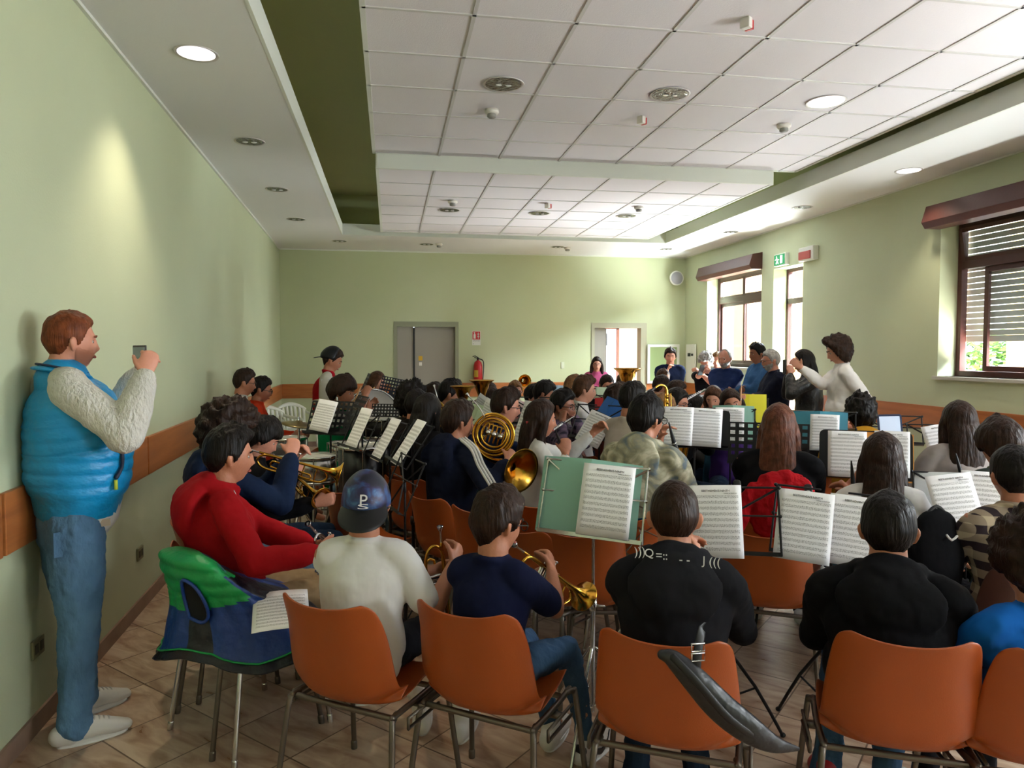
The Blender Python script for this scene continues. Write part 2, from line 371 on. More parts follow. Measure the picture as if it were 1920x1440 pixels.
yy = [YF, 1.2, 3.05, 4.96, 8.0, YB]
def rail(b, name, axis='l'):
    global k; o = struct(b.obj(name, M_RAIL, smooth=False, bevel=.004)); return o
for i in range(5):
    b = MB(); run_left(b, .83, 1.075, .024, yy[i]+.012, yy[i+1]-.012); rail(b, 'trim_%d' % k); k += 1
for (x0, x1) in ((XL0, D1[0]-.06), (D1[1]+.05, D2[0]-.04), (D2[1]+.06, XR)):
    b = MB(); b.box(x0+.01, x1-.01, YB-.024, YB, .83, 1.075); rail(b, 'trim_%d' % k); k += 1
for (y0, y1) in ((WD[1]+.05, YB), (5.2, WD[0]-.05), (2.2, 5.18), (-.8, 2.18), (YF, -.82)):
    b = MB(); b.box(XR-.024, XR, y0+.01, y1-.01, .83, 1.075); rail(b, 'trim_%d' % k); k += 1
# ---- doors in the back wall
def door_hw(parent, x, y, z, s=1):
    b = MB(); b.box(x-.02, x+.02, y-.012, y, z-.11, z+.11); b.tube([(x, y-.01, z), (x, y-.05, z), (x+.11*s, y-.055, z)], .01, 8); return b.obj('door_handle', M_BPL, parent)
d = struct(empty('door_1', (0, 0, 0)))
b = MB(); x0, x1 = D1[0], D1[1]
b.box(x0-.03, x0+.03, YB-.01, YB+.2, 0, 2.06); b.box(x1-.03, x1+.03, YB-.01, YB+.2, 0, 2.06); b.box(x0-.03, x1+.03, YB-.01, YB+.2, 2.06, 2.15)
b.obj('door_frame', mat('frame_grey_green', '8d9078', .5), d, smooth=False)
b = MB(); b.box(x0+.03, x0+.31, YB+.10, YB+.145, .01, 2.06); b.obj('door_leaf', M_DOOR, d, smooth=False, bevel=.004)
b = MB(); b.box(x0+.335, x1-.03, YB+.10, YB+.145, .01, 2.06); lf = b.obj('door_leaf', M_DOOR, d, smooth=False, bevel=.004)
b = MB(); b.box(x0+.31, x0+.335, YB+.08, YB+.14, .01, 2.05); b.obj('door_seal', M_BPL, d, smooth=False)
door_hw(d, x0+.42, YB+.10, 1.03)
b = MB(); b.box(x1-.1, x1-.06, YB+.06, YB+.1, .95, 1.12); b.obj('door_handle', M_BPL, d)
b = MB(); b.box(x0+.40, x0+.47, YB+.094, YB+.099, 1.47, 1.55); tag(b.obj('warning_sticker', mat('sticker_yellow', 'd8a92a', .5), smooth=False), 'small yellow triangular warning sticker on the closed grey double door', 'sticker')
b = MB(); b.box(x0+.41, x0+.46, YB+.094, YB+.099, 1.38, 1.44); tag(b.obj('paper_notice', mat('sticker_white', 'e5e2dc', .6), smooth=False), 'tiny white paper label below the yellow door sticker', 'sticker')
d = struct(empty('door_2', (0, 0, 0))); x0, x1 = D2[0], D2[1]
b = MB(); b.box(x0-.03, x0+.03, YB-.015, YB+.2, 0, 2.06); b.box(x1-.04, x1+.07, YB-.015, YB+.2, 0, 2.06); b.box(x0-.03, x1+.07, YB-.015, YB+.2, 2.06, 2.15)
b.obj('door_frame', mat('frame_beige', 'a8a48c', .5), d, smooth=False)
b = MB(); b.box(x0+.03, x0+.25, YB+.08, YB+.125, .01, 2.06); b.obj('door_leaf', M_DOOR, d, smooth=False, bevel=.004)
Mx = Matrix.Translation((x0+.25, YB+.14, 0)) @ Matrix.Rotation(R(83), 4, 'Z')
b = MB(); b.box(0, .62, -.045, 0, .01, 2.05, M=Mx); b.obj('door_leaf', M_DOOR, d, smooth=False, bevel=.004)
b = MB(); b.tube([Mx @ V((.04, -.05, 1.75)), Mx @ V((.04, -.05, 1.95))], .015); b.obj('hinge', M_BPL, d)
# corridor beyond the open door
M_CREAM = mat('corridor_cream', 'e8cdbb', .8); M_PINK = mat('corridor_pink', 'dcbfae', .7); M_OR = mat('yard_orange_plaster', 'e2b27c', .85, var=.06, vscale=3)
b = MB(); b.box(2.6, 2.7, YB+.22, 16.2, 0, 2.9); b.box(6.2, 6.3, YB+.3, 16.2, 0, 2.9); b.box(2.6, 4.3, 16.1, 16.2, 0, 2.9); b.box(5.2, 6.3, 16.1, 16.2, 0, 2.9); b.box(4.3, 5.2, 16.1, 16.2, 2.2, 2.9); struct(b.obj('wall_corridor', M_CREAM, smooth=False))
b = MB(); b.box(2.6, 6.3, YB+.22, 16.2, 2.9, 3.0); struct(b.obj('ceiling_corridor', M_WHITE, smooth=False))
b = MB(); b.box(2.6, 6.3, YB+.3, 16.2, -.1, 0); struct(b.obj('floor_corridor', M_FLOOR, smooth=False))
b = MB()
for x in (4.3, 4.72, 5.14): b.box(x, x+.06, 16.05, 16.12, 0, 2.2)
b.box(4.3, 5.2, 16.05, 16.12, 2.14, 2.2); struct(b.obj('door_3', mat('corridor_door_brown', '7a4a36', .5), smooth=False))
b = MB(); b.box(4.0, 4.22, 15.0, 15.2, 0, 2.9); struct(b.obj('wall_pier', M_PINK, smooth=False))
b = MB(); b.box(3.9, 4.9, 14.0, 14.6, 2.86, 2.9); tag(b.obj('corridor_fill_panel', mat('fill_glow', 'fff4e6', .5, emit=7), smooth=False), 'rectangular glowing panel added to light the corridor beyond the open door', 'lamp')  # glowing panel added to brighten the corridor, not a known fitting
# ---- windows in the right wall
def frame_rect(b, y0, y1, z0, z1, x0, x1, t, M=None, mi=0):
    b.box(x0, x1, y0, y0+t, z0, z1, mi, M); b.box(x0, x1, y1-t, y1, z0, z1, mi, M); b.box(x0, x1, y0+t, y1-t, z0, z0+t, mi, M); b.box(x0, x1, y0+t, y1-t, z1-t, z1, mi, M)
def shutter_box(par, y0, y1):
    b = MB(); pr = [(0, 2.84), (.17, 2.84), (.21, 2.90), (.16, 3.06), (0, 3.09)]
    n = len(pr); vs = [(XR-p[0], y, p[1]) for y in (y0, y1) for p in pr]
    b.add(vs, [tuple(range(n)), tuple(range(2*n-1, n-1, -1))]+[(i, n+i, n+(i+1) % n, (i+1) % n) for i in range(n)])
    return b.obj('shutter_box', M_BROWN, par, smooth=False, bevel=.004)
M_SLAT = mat('shutter_slat', 'dcd8d6', .5)
def slats(par, y0, y1, z0, z1, x, dz=.058):
    b = MB(); z = z0
    b.box(x-.006, x+.006, y0, y1, z0, z0+.06); z = z0+.062
    while z < z1: b.box(x-.007, x+.007, y0, y1, z, z+dz-.007); z += dz
    return b.obj('roller_shutter', M_SLAT, par, smooth=False)
def window(name, y0, y1, z0, z1, shut, stile):
    wn = struct(empty(name, (0, 0, 0))); X0 = XR+.20; t = .055; zm = z1-.42
    shutter_box(wn, y0-.02, y1+.02)
    b = MB(); frame_rect(b, y0, y1, z0, z1, X0, X0+.07, t); b.box(X0, X0+.07, y0+t, y1-t, zm-.04, zm+.04)
    b.obj('window_frame', M_BROWN, wn, smooth=False, bevel=.004)
    b = MB(); b.box(XR-.04, XR+.20, y0-.03, y1+.03, z0-.035, z0); b.obj('window_sill', mat('sill_stone', 'b9b6ac', .5), wn, smooth=False, bevel=.004)
    ym = (y0+y1)/2
    for (a, c, xo) in ((y0+t, ym+.03, .0), (ym-.03, y1-t, .03)):
        if stile == 'slide' and xo > 0: c = y1-.30; a = c-.9 if False else a-.0
        b = MB(); frame_rect(b, a, c, z0+t, zm-.04, X0+.005+xo, X0+.035+xo, .05); s = b.obj('window_sash', M_BROWN, wn, smooth=False, bevel=.003)
        b = MB(); b.box(X0+.016+xo, X0+.022+xo, a+.05, c-.05, z0+t+.05, zm-.09); b.obj('pane', M_GLASS, s, smooth=False)
    # tilted top light
    for (a, c) in ((y0+t, ym), (ym, y1-t)):
        Mt = Matrix.Translation((X0+.02, 0, zm+.04)) @ Matrix.Rotation(R(-9 if shut else 0), 4, 'Y') @ Matrix.Translation((-X0-.02, 0, -zm-.04))
        b = MB(); frame_rect(b, a, c, zm+.04, z1-t, X0+.0, X0+.035, .04, Mt); s = b.obj('window_sash', M_BROWN, wn, smooth=False, bevel=.003)
        b = MB(); b.box(X0+.014, X0+.02, a+.04, c-.04, zm+.08, z1-t-.04, 0, Mt); b.obj('pane', M_GLASS, s, smooth=False)
    if shut: slats(wn, y0+.02, y1-.02, shut, z1, XR+.30)
    return wn
window('window_1', *WA, None, 'open'); window('window_2', *WC, 1.72, 'slide'); window('window_3', *WE, 2.3, 'slide'); window('window_4', *WF, 2.3, 'slide')
d = struct(empty('door_4', (0, 0, 0))); y0, y1 = WD[0], WD[1]; X0 = XR+.2
b = MB(); frame_rect(b, y0, y1, 0, 2.8, X0, X0+.07, .05); b.box(X0, X0+.07, y0, y1, 2.3, 2.38); b.obj('door_frame', M_BROWN, d, smooth=False, bevel=.004)
b = MB(); b.box(X0+.03, X0+.036, y0+.05, y1-.05, .05, 2.3); b.obj('pane', M_GLASS, d, smooth=False)
b = MB(); b.box(X0+.03, X0+.036, y0+.05, y1-.05, 2.38, 2.75); b.obj('pane', M_GLASS, d, smooth=False)
b = MB()
for i in range(7): b.box(X0+.3, X0+.312, y0-.1+i*.14, y0-.08+i*.14, 2.3, 2.9)
b.obj('grille', M_BLACK, d, smooth=False)
# ---- the yard outside
b = MB(); b.box(XR+.32, 30, -14, 30, -.25, -.05); struct(b.obj('ground', mat('yard_paving', 'cdbfa6', .9, var=.1, vscale=2), smooth=False))
b = MB(); b.box(9.6, 9.9, 13.2, 30, -.05, 5); b.box(8.4, 8.75, 12.2, 12.55, -.05, 4.2); struct(b.obj('wall_yard', M_OR, smooth=False))
b = MB(); b.box(7.0, 7.35, 6.95, 7.3, -.05, 4.0); struct(b.obj('column_yard', M_OR, smooth=False))
b = MB(); b.box(7.0, 7.3, 13.2, 13.6, -.05, 4.0);  struct(b.obj('column_porch', M_OR, smooth=False))
M_LEAF = [mat('leaf_%d' % i, c, .7) for i, c in enumerate(('4f7a2a', '6c9a3c', '35581f', '8fae4c'))]
def leaves(name, lab, cat, spots, n, sz, seed):
    rd = random.Random(seed); vs = []; fs = []; mi = []
    for i in range(n):
        c, r = spots[rd.randrange(len(spots))]; d = V((rd.gauss(0, 1), rd.gauss(0, 1), rd.gauss(0, 1))); d.normalize(); p = V(c)+V((d.x*r[0], d.y*r[1], d.z*r[2]))*rd.uniform(.75, 1.05)
        a = V((rd.gauss(0, 1), rd.gauss(0, 1), rd.gauss(0, 1))).normalized(); q = a.orthogonal().normalized(); s = sz*rd.uniform(.6, 1.3); j = len(vs)
        vs += [p-a*s, p+q*s*.45, p+a*s, p-q*s*.45]; fs.append((j, j+1, j+2, j+3)); mi.append(rd.randrange(4))
    me = bpy.data.meshes.new(name); me.from_pydata([tuple(x) for x in vs], [], fs)
    for m in M_LEAF: me.materials.append(m)
    me.polygons.foreach_set('material_index', mi); o = bpy.data.objects.new(name, me); C.objects.link(o)
    return tag(o, lab, cat)
rt = empty('hedge', (10.2, 9, 0), 0, 'leafy green hedge growing in the yard outside the shuttered window', 'hedge')
o = leaves('foliage', None, None, [((0+.3*(i % 2), -2.6+i*.7, .9), (.6, .6, 1.1)) for i in range(8)], 9000, .07, 3); o.parent = rt
b = MB()
for i in range(8): b.tube([(.15, -2.6+i*.7, 0), (.2, -2.5+i*.7, .8), (.1, -2.6+i*.7, 1.4)], [.03, .02, .01], 6)
b.obj('stem', mat('bark', '5b4632', .9), rt)
for q, (x, y, h) in enumerate(((14, 21, 4.5), (12.5, 25, 5.2))):
    rt = empty('yard_tree', (x, y, 0), 0, ('round green tree seen through the tall far window glass', 'taller tree standing behind the orange yard wall end')[q], 'tree')
    o = leaves('crown', None, None, [((0, 0, h*.62), (1.5, 1.6, 1.3)), ((.6, .7, h*.45), (1.3, 1.2, 1.1)), ((-.7, -.8, h*.5), (1.2, 1.2, 1.2))], 5000, .12, 5+q); o.parent = rt
    b = MB(); b.tube([(0, 0, 0), (.05, 0, h*.3), (0, .1, h*.6)], [.12, .1, .06], 8); b.obj('trunk', mat('bark', '5b4632', .9), rt)
# ============================================================ CEILING FITTINGS
M_REFL = mat('reflector', '6f6b66', .12, 1, bump=(28, 1.0), var=.5, vscale=30); M_LIT = mat('lit_lamp', 'fff3e2', .5, emit=3.0); M_RING = mat('lamp_ring', 'cfcac6', .4)
def downlight(u, v, z, label, lit=0, r=.105):
    p = WZ(u, v, z); t = empty('downlight', (p.x, p.y, z), 0, label, 'ceiling light', 'round recessed downlights')
    b = MB(); b.lathe([(r, .002), (r+.018, -.006), (r+.02, 0), (r, .0)], 28); b.obj('ring', M_RING, t)
    b = MB(); b.lathe([(r, -.003), (r*.9, -.0035), (r*.6, -.0045), (.0005, -.005)], 28); b.obj('reflector', M_REFL if not lit else MATS['lit_refl'], t)
    for s in (-1, 1):
        b = MB(); b.ell((s*.035, 0, -.008), (.024, .010, .006), nu=10, nv=6); b.obj('bulb', M_LIT if lit else mat('bulb_off', 'e8e6e0', .3), t)
    if lit:
        o = lamp('downlight_glow', 'SPOT', (p.x, p.y, z-.03), (0, 0, 0), lit, (1, .86, .66), .05, spot=R(100), blend=.8); 
    return p
MATS['lit_refl'] = mat('lit_refl', 'f3ecec', .3, emit=.5)
for (u, v, lab, lit) in ((368, 100, 'lit round downlight nearest the camera in the border along the rail wall', 22), (468, 265, 'unlit downlight second along the border over the standing man', 0), (520, 355, 'unlit downlight third along the rail wall border', 0),
                    (556, 411, 'unlit downlight fourth along the rail wall border', 0), (637, 452, 'small downlight at the recess corner before the back wall', 0),
                    (800, 458, 'downlight in the far border beside a smoke detector above the grey double door', 0), (1046, 463, 'downlight in the far border above the open door', 0), (1249, 467, 'downlight in the far corner above the round loudspeaker', 0),
                    (1704, 320, 'lit downlight in the border near the shuttered window box', 16), (1504, 389, 'dark downlight in the border above the red alarm box', 0), (1370, 435, 'pale downlight in the border above the tall far window', 0)):
    downlight(u, v, ZC, lab, lit)
for (u, v, lab, lit) in ((944, 158, 'dark mirrored downlight in the near tiled panel beside a smoke detector', 0), (1256, 177, 'dark mirrored downlight in the middle of the near tiled panel', 0), (1549, 191, 'bright lit downlight in the near tiled panel toward the windows', 14)):
    downlight(u, v, Z1-.004, lab, lit, .13)
for (u, v, lab) in ((843, 394, 'small downlight in the far tiled panel above the double door'), (1012, 400, 'small downlight in the middle of the far tiled panel'), (1175, 405, 'small downlight in the far tiled panel nearest the windows')):
    downlight(u, v, Z2-.004, lab, 0, .12)
M_DET = mat('detector_white', 'd6d1c9', .5)
def detector(u, v, z, label):
    p = WZ(u, v, z-.03); t = empty('smoke_detector', (p.x, p.y, z), 0, label, 'smoke detector', 'ceiling smoke detectors')
    b = MB(); b.lathe([(.0005, 0), (.055, 0), (.058, -.02), (.048, -.035), (.0005, -.036)], 22); b.obj('base', M_DET, t)
    b = MB(); b.lathe([(.036, -.034), (.038, -.055), (.028, -.064), (.0005, -.065)], 18); b.obj('sensor', mat('detector_grey', '8d8a85', .5), t)
for a in ((922, 213, Z1, 'white smoke detector in the near tiled panel under the first mirrored downlight'), (1470, 240, Z1, 'white smoke detector in the near tiled panel under the lit downlight'),
          (849, 381, Z2, 'smoke detector in the far tiled panel above the double door'), (1198, 392, Z2, 'smoke detector in the far tiled panel toward the windows'),
          (823, 460, ZC, 'smoke detector on the far border in front of the double door'), (1064, 467, ZC, 'smoke detector on the far border in front of the open door')): detector(*a)
for (u, v, z, lab) in ((1401, 45, Z1, 'largest white and red ceiling beacon, nearest the camera'), (1204, 226, Z1, 'small white and red ceiling beacon below the middle mirrored downlight'), (1028, 386, Z2, 'tiny red and white ceiling beacon in the far tiled panel')):
    p = WZ(u, v, z-.03); t = empty('ceiling_beacon', (p.x, p.y, z), R(35), lab, 'alarm beacon', 'red and white ceiling beacons')
    b = MB(); b.box(-.035, .01, -.03, .03, -.06, 0); b.obj('body', M_DET, t, smooth=False, bevel=.006)
    b = MB(); b.box(.01, .035, -.025, .025, -.06, -.005); b.obj('red_lens', mat('alarm_red', 'b3201c', .35), t, smooth=False, bevel=.005)
# ============================================================ WALL FITTINGS
M_RED = mat('fire_red', 'b01218', .3)
def onback(u, v, off=.0):
    d = CM @ V(((u-960)/F0, (720-v)/F0, -1)); return V((0, 0, HC))+d*((YB-off)/d.y)
def onright(u, v, off=.0):
    d = CM @ V(((u-960)/F0, (720-v)/F0, -1)); return V((0, 0, HC))+d*((XR-off)/d.x)
def onleft(u, v):
    d = CM @ V(((u-960)/F0, (720-v)/F0, -1)); t = (-1.83+YB*.0348)/(d.x+.0348*d.y); return V((0, 0, HC))+d*t
p = onback(895, 700); t = empty('fire_extinguisher', (p.x, YB-.10, p.z-.22), 0, 'red fire extinguisher hanging on the green back wall beside the double door', 'fire extinguisher')
b = MB(); b.lathe([(.0005, 0), (.07, 0), (.078, .02), (.078, .36), (.06, .42), (.025, .445), (.02, .46), (.0005, .46)], 24); b.obj('cylinder', M_RED, t)
b = MB(); b.box(-.018, .018, -.018, .018, .455, .50); b.tube([(0, 0, .5), (-.05, 0, .53), (-.09, 0, .52)], .008); b.tube([(0, 0, .49), (-.06, 0, .50)], .007); b.obj('valve', M_BLACK, t)
b = MB(); b.tube([(.02, 0, .48), (.09, -.01, .44), (.095, -.02, .3), (.08, -.05, .12)], .009, k=5); b.obj('hose', M_BPL, t)
b = MB(); b.add([(.0795*sin(a), -.0795*cos(a), z_) for z_ in (.16, .28) for a in np.linspace(-1.1, -.1, 8)], [(i, i+1, i+9, i+8) for i in range(7)]); b.obj('paper_label', mat('ext_label', 'c9a53a', .5), t)
b = MB(); b.box(-.03, .03, .075, .1, .3, .4); b.obj('bracket', M_BLACK, t, smooth=False)
p = onback(893, 634); t = empty('extinguisher_sign', (p.x, YB-.003, p.z), 0, 'white sign with red panel on the back wall above the extinguisher', 'sign')
b = MB(); b.box(-.075, .075, -.004, 0, -.125, .125); b.obj('board', mat('sign_white', 'dcdcd6', .6), t, smooth=False)
b = MB(); b.box(-.068, .068, -.006, -.004, -.025, .118); b.obj('red_panel', mat('sign_red', 'c11f1d', .5), t, smooth=False)
b = MB(); b.box(-.05, -.012, -.008, -.006, -.01, .07); b.tube([(-.031, -.007, .07), (-.031, -.007, .1)], .008); b.box(-.052, -.02, -.008, -.006, .09, .10)
b.box(.03, .04, -.008, -.006, -.01, .1); b.box(.02, .052, -.008, -.006, .02, .04); b.box(.02, .052, -.008, -.006, .06, .08); b.obj('pictogram', mat('sign_white', 'dcdcd6', .6), t, smooth=False)
text('lettering', 'ESTINTORE', .024, M_BLACK, t, (0, -.005, -.05)); text('lettering', 'N.', .02, M_BLACK, t, (-.05, -.005, -.1))
p = onback(1263, 523); t = empty('round_loudspeaker', (p.x, YB-.14, p.z), 0, 'round white loudspeaker high on the back wall near the corner', 'loudspeaker')
Mr = Matrix.Rotation(R(90), 4, 'X') @ Matrix.Identity(4)
b = MB(); b.lathe([(.0005, -.14), (.07, -.14), (.10, -.05), (.132, -.01), (.135, .01), (.112, .02)], 32, Mr); b.obj('housing', M_WHITEPL, t)
b = MB(); b.lathe([(.113, .016), (.07, .024), (.0005, .026)], 32, Mr); b.obj('grille', mat('grille_grey', '9c9aa0', .6, bump=(300, .3)), t)
p = onback(1055, 685); b = MB(); b.box(p.x-.03, p.x+.03, YB-.008, YB, p.z-.06, p.z+.06); tag(b.obj('light_switch', mat('switch_green_white', 'c9ceb6', .5), smooth=False, bevel=.003), 'small pale switch plate on the back wall left of the woman in pink', 'switch')
# bulletin boards in the far corner
t = empty('notice_cabinet', (4.98, YB-.03, 1.06), 0, 'white framed glass notice cabinet on the back wall behind the man in navy', 'notice board')
b = MB(); b.box(-.29, .29, -.02, .03, 0, .68); b.obj('back_panel', mat('board_green', '8fa06c', .8), t, smooth=False)
b = MB()
for (a, c, e, f_) in ((-.31, -.26, .03, .65), (.26, .31, .03, .65), (-.31, .31, -.02, .03), (-.31, .31, .65, .70)): b.box(a, c, -.035, -.01, e, f_)
b.obj('frame', M_WHITEPL, t, smooth=False, bevel=.004)
t = empty('notice_board', (XR-.02, 12.45, 1.06), R(-90), 'white notice sheet board on the corner wall beside the glass cabinet', 'notice board')
b = MB(); b.box(-.2, .2, -.02, 0, 0, .7); b.obj('board', mat('sign_white', 'dcdcd6', .6), t, smooth=False)
b = MB(); b.box(-.12, .0, -.024, -.02, .48, .54); b.box(.03, .12, -.024, -.02, .49, .53); b.obj('lettering', M_BPL, t, smooth=False)
# exit sign and alarm
p = onright(1469, 487); t = empty('exit_sign', (XR-.03, p.y, p.z), R(-90), 'green and white emergency exit sign above the narrow glass door', 'exit sign')
b = MB(); b.box(-.15, .15, -.03, .03, -.085, .085); b.obj('housing', M_WHITEPL, t, smooth=False, bevel=.006)
b = MB(); b.box(-.135, .135, -.036, -.03, -.07, .07); b.obj('green_panel', mat('exit_green', '13824a', .4, emit=.25), t, smooth=False)
b = MB(); b.box(.03, .085, -.04, -.036, -.055, .055); b.ell((-.065, -.038, .04), (.014, .002, .014)); b.tube([(-.06, -.038, .025), (-.045, -.038, -.01), (-.07, -.038, -.05)], .008, 6); b.tube([(-.045, -.038, -.01), (-.02, -.038, -.05)], .008, 6); b.tube([(-.1, -.038, .0), (-.06, -.038, .018), (-.03, -.038, .0)], .006, 6)
b.add([(-.02, -.038, .008), (.01, -.038, .0), (-.02, -.038, -.008)], [(0, 1, 2)]); b.obj('pictogram', mat('sign_glow', 'e9f3ea', .5, emit=.4), t, smooth=False)
p = onright(1521, 476); t = empty('alarm_panel', (XR-.04, p.y, p.z), R(-90), 'white alarm box with red lens mounted on the window wall', 'alarm')
b = MB(); b.box(-.17, .17, -.04, .04, -.09, .09); b.obj('housing', M_WHITEPL, t, smooth=False, bevel=.008)
b = MB(); b.box(-.15, .12, -.055, -.04, -.07, .035); b.obj('red_lens', mat('alarm_lens', 'a8403a', .35, var=.1), t, smooth=False, bevel=.012)
# sockets on the left wall
for (u, v, lab) in ((67, 1213, 'brown framed wall socket low on the green wall behind the standing man'), (260, 1037, 'small socket plate low on the green wall behind the quilted vest chair')):
    p = onleft(u, v); t = empty('wall_socket', (p.x+.002, p.y, p.z), R(90+2), lab, 'socket')
    b = MB(); b.box(-.055, .055, -.012, 0, -.04, .04); b.obj('plate', mat('socket_olive', '7b7a5c', .5), t, smooth=False, bevel=.004)
    b = MB(); b.box(-.04, -.01, -.014, -.011, -.02, .02); b.box(.01, .04, -.014, -.011, -.02, .02); b.obj('socket_face', mat('socket_dark', '3d3a2e', .5), t, smooth=False)
# ============================================================ PEOPLE
def smooth(a, b_, x): t = np.clip((x-a)/(b_-a), 0, 1); return t*t*(3-2*t)
def head_base(dirs):
    x, y, z = dirs[:, 0], dirs[:, 1], dirs[:, 2]
    p = np.stack([x*.076, y*.098, z*.118], 1)
    X, Y, Z = p[:, 0].copy(), p[:, 1].copy(), p[:, 2].copy()
    low = smooth(.02, -.11, Z)
    X *= 1-.30*low; Y = np.where(Y > 0, Y*(1-.06*low), Y*(1-.42*low))
    Y = np.where(Y > 0, Y*.95, Y); Y += low*.006
    up = smooth(.03, .11, Z); X *= 1+.10*up*(1-up)*2
    return np.stack([X, Y, Z], 1)
def head_mesh(nu=56, nv=44, fem=False):
    vs, fs = sphere(nu, nv); p = head_base(vs); X, Y, Z = p[:, 0], p[:, 1], p[:, 2]; A = np.abs(X); fr = (vs[:, 1] > .1)
    g = lambda cx, sx, cz, sz: np.exp(-((A-cx)/sx)**2-((Z-cz)/sz)**2)*fr
    Y = Y + .021*g(0, .012, -.030, .014) + .012*g(0, .010, -.005, .022) - .011*g(.031, .017, .004, .012) + .005*g(.02, .028, .026, .009)
    Y = Y + .008*g(0, .022, -.058, .007) + .007*g(0, .020, -.070, .007) - .005*g(0, .03, -.0645, .003) + .010*g(0, .022, -.098, .018) + .004*g(.042, .02, -.028, .02)
    return np.stack([X, Y, Z], 1), fs
HEADV = head_mesh()
HL_A = [0, .45, .85, 1.15, 1.4, 1.62, 2.0, 2.6, 3.15]
def hair_mesh(st, seed):
    vs, fs = sphere(64, 50); p = head_base(vs); a = np.abs(np.arctan2(p[:, 0], p[:, 1])); Z = p[:, 2]
    low = {'short': [.062, .066, .05, .012, -.022, .016, -.03, -.072, -.082]}.get('short')
    if st['kind'] == 'bangs' or st['kind'] == 'bowl': low = [.030, .030, .028, -.005, -.03, -.015, -.05, -.09, -.095]
    if st['kind'] == 'long': low = [.066, .062, .03, -.02, -.05, -.06, -.09, -.1, -.1]
    if st['kind'] == 'bob': low = [.068, .062, .03, -.035, -.075, -.09, -.105, -.112, -.116]
    if st['kind'] == 'bald': low = [.3, .3, .3, .07, .01, .02, -.03, -.06, -.07]
    hl = np.interp(a, HL_A, low); mask = smooth(-.006, .010, Z-hl)
    T = st.get('thick', .014); side = st.get('side', T*.7); top = smooth(.02, .09, Z)
    t = side+(T-side)*top+T*.55*smooth(.6, 0, a)*top*st.get('quiff', .6)
    rd = random.Random(seed); off = V((rd.uniform(0, 50),)*3); na, ns = st.get('noise', (.35, 34))
    nz = np.array([noise.fractal(V((q[0]*ns, q[1]*ns, q[2]*ns*st.get('sz', .5)))+off, 1, 2, 3) for q in p])
    n = p/np.linalg.norm(p, axis=1)[:, None]
    d = mask*(t*(1+na*nz)+.003)-(1-mask)*.008
    return p+n*d[:, None], fs
def xf(vs, M): A = np.array(M); return np.asarray(vs) @ A[:3, :3].T+A[:3, 3]
def ik(S, T, L1, L2, hint):
    D = T-S; d = D.length; mx = (L1+L2)*.985
    if d > mx: T = S+D*(mx/d); D = T-S; d = mx
    a = (L1*L1-L2*L2+d*d)/(2*d); h = sqrt(max(L1*L1-a*a, 1e-6)); n = D/d
    q = hint-n*hint.dot(n); q.normalize()
    return S+n*a+q*h, T
def hand(b, Wp, d, nrm, s, side, curl):
    d = d.normalized(); nrm = (nrm-d*nrm.dot(d)).normalized(); ac = d.cross(nrm)*side    # ac points to the thumb side
    b.tube([Wp-d*.02*s, Wp+d*.02*s, Wp+d*.055*s, Wp+d*.085*s], [(.026*s, .018*s), (.034*s, .016*s), (.040*s, .0145*s), (.038*s, .012*s)], 12, 2, ref=tuple(ac))
    for i, (o, ln) in enumerate(((.030, .066), (.0105, .076), (-.0095, .070), (-.0285, .055))):
        p = Wp+d*(.083*s)+ac*(o*s); P = [p-d*.01*s, p]; dd = d.copy(); c = curl*(1+.12*i)
        for q, fl in enumerate((.42, .33, .25)):
            dd = (dd*cos(c)+nrm*sin(c)).normalized() if q or curl > .3 else dd; P.append(P[-1]+dd*ln*fl*s)
        b.tube(P, [.0092*s, .009*s, .0086*s, .0078*s, .0068*s], 8, 2)
    p = Wp+d*.018*s+ac*.026*s; dd = (d*.72+ac*.62+nrm*.3).normalized(); P = [p-dd*.012*s, p+dd*.03*s]
    dd = (dd*cos(curl*.6)+(nrm*.7+d*.4-ac*.3).normalized()*sin(curl*.6)).normalized(); P.append(P[-1]+dd*.028*s); P.append(P[-1]+(dd*.9+nrm*.3).normalized()*.022*s)
    b.tube(P, [.0125*s, .0115*s, .010*s, .0085*s], 8, 2)
M_EYE = mat('eye_white', 'b3aaa3', .4); M_IRIS = mat('iris_dark', '1d120c', .2); M_LIP = mat('lips', '9c5148', .5)
M_HAIR = dict(black=hairm('hair_black', '17120f'), dark=hairm('hair_dark_brown', '2a1b13'), brown=hairm('hair_brown', '4a3020'), light=hairm('hair_light_brown', '7a5636'),
              red=hairm('hair_ginger', '6e3920'), blond=hairm('hair_blond', '9d7c52'), grey=hairm('hair_grey', 'a8a49e'), chest=hairm('hair_chestnut', '5a3425'))
PEOPLE = {}
HS = dict(short=dict(kind='short', thick=.014, side=.006), med=dict(kind='short', thick=.024, side=.014, quiff=.9), fade=dict(kind='short', thick=.016, side=.003, quiff=.8),
          curly=dict(kind='bangs', thick=.045, side=.03, noise=(.65, 48), sz=1), afro=dict(kind='bangs', thick=.06, side=.045, noise=(.5, 45), sz=1), bowl=dict(kind='bowl', thick=.03, side=.03, noise=(.2, 30)),
          bangs=dict(kind='bangs', thick=.022, side=.018, noise=(.3, 30)), long=dict(kind='long', thick=.016, side=.012, noise=(.15, 25), long=.36), longer=dict(kind='long', thick=.016, side=.014, noise=(.15, 25), long=.52),
          bob=dict(kind='bob', thick=.032, side=.036, noise=(.75, 26), sz=.9), wavy=dict(kind='long', thick=.026, side=.022, noise=(.5, 30), long=.32, sz=.8), bald=dict(kind='bald', thick=.006, side=.006), buzz=dict(kind='short', thick=.005, side=.002, noise=(.1, 60)))
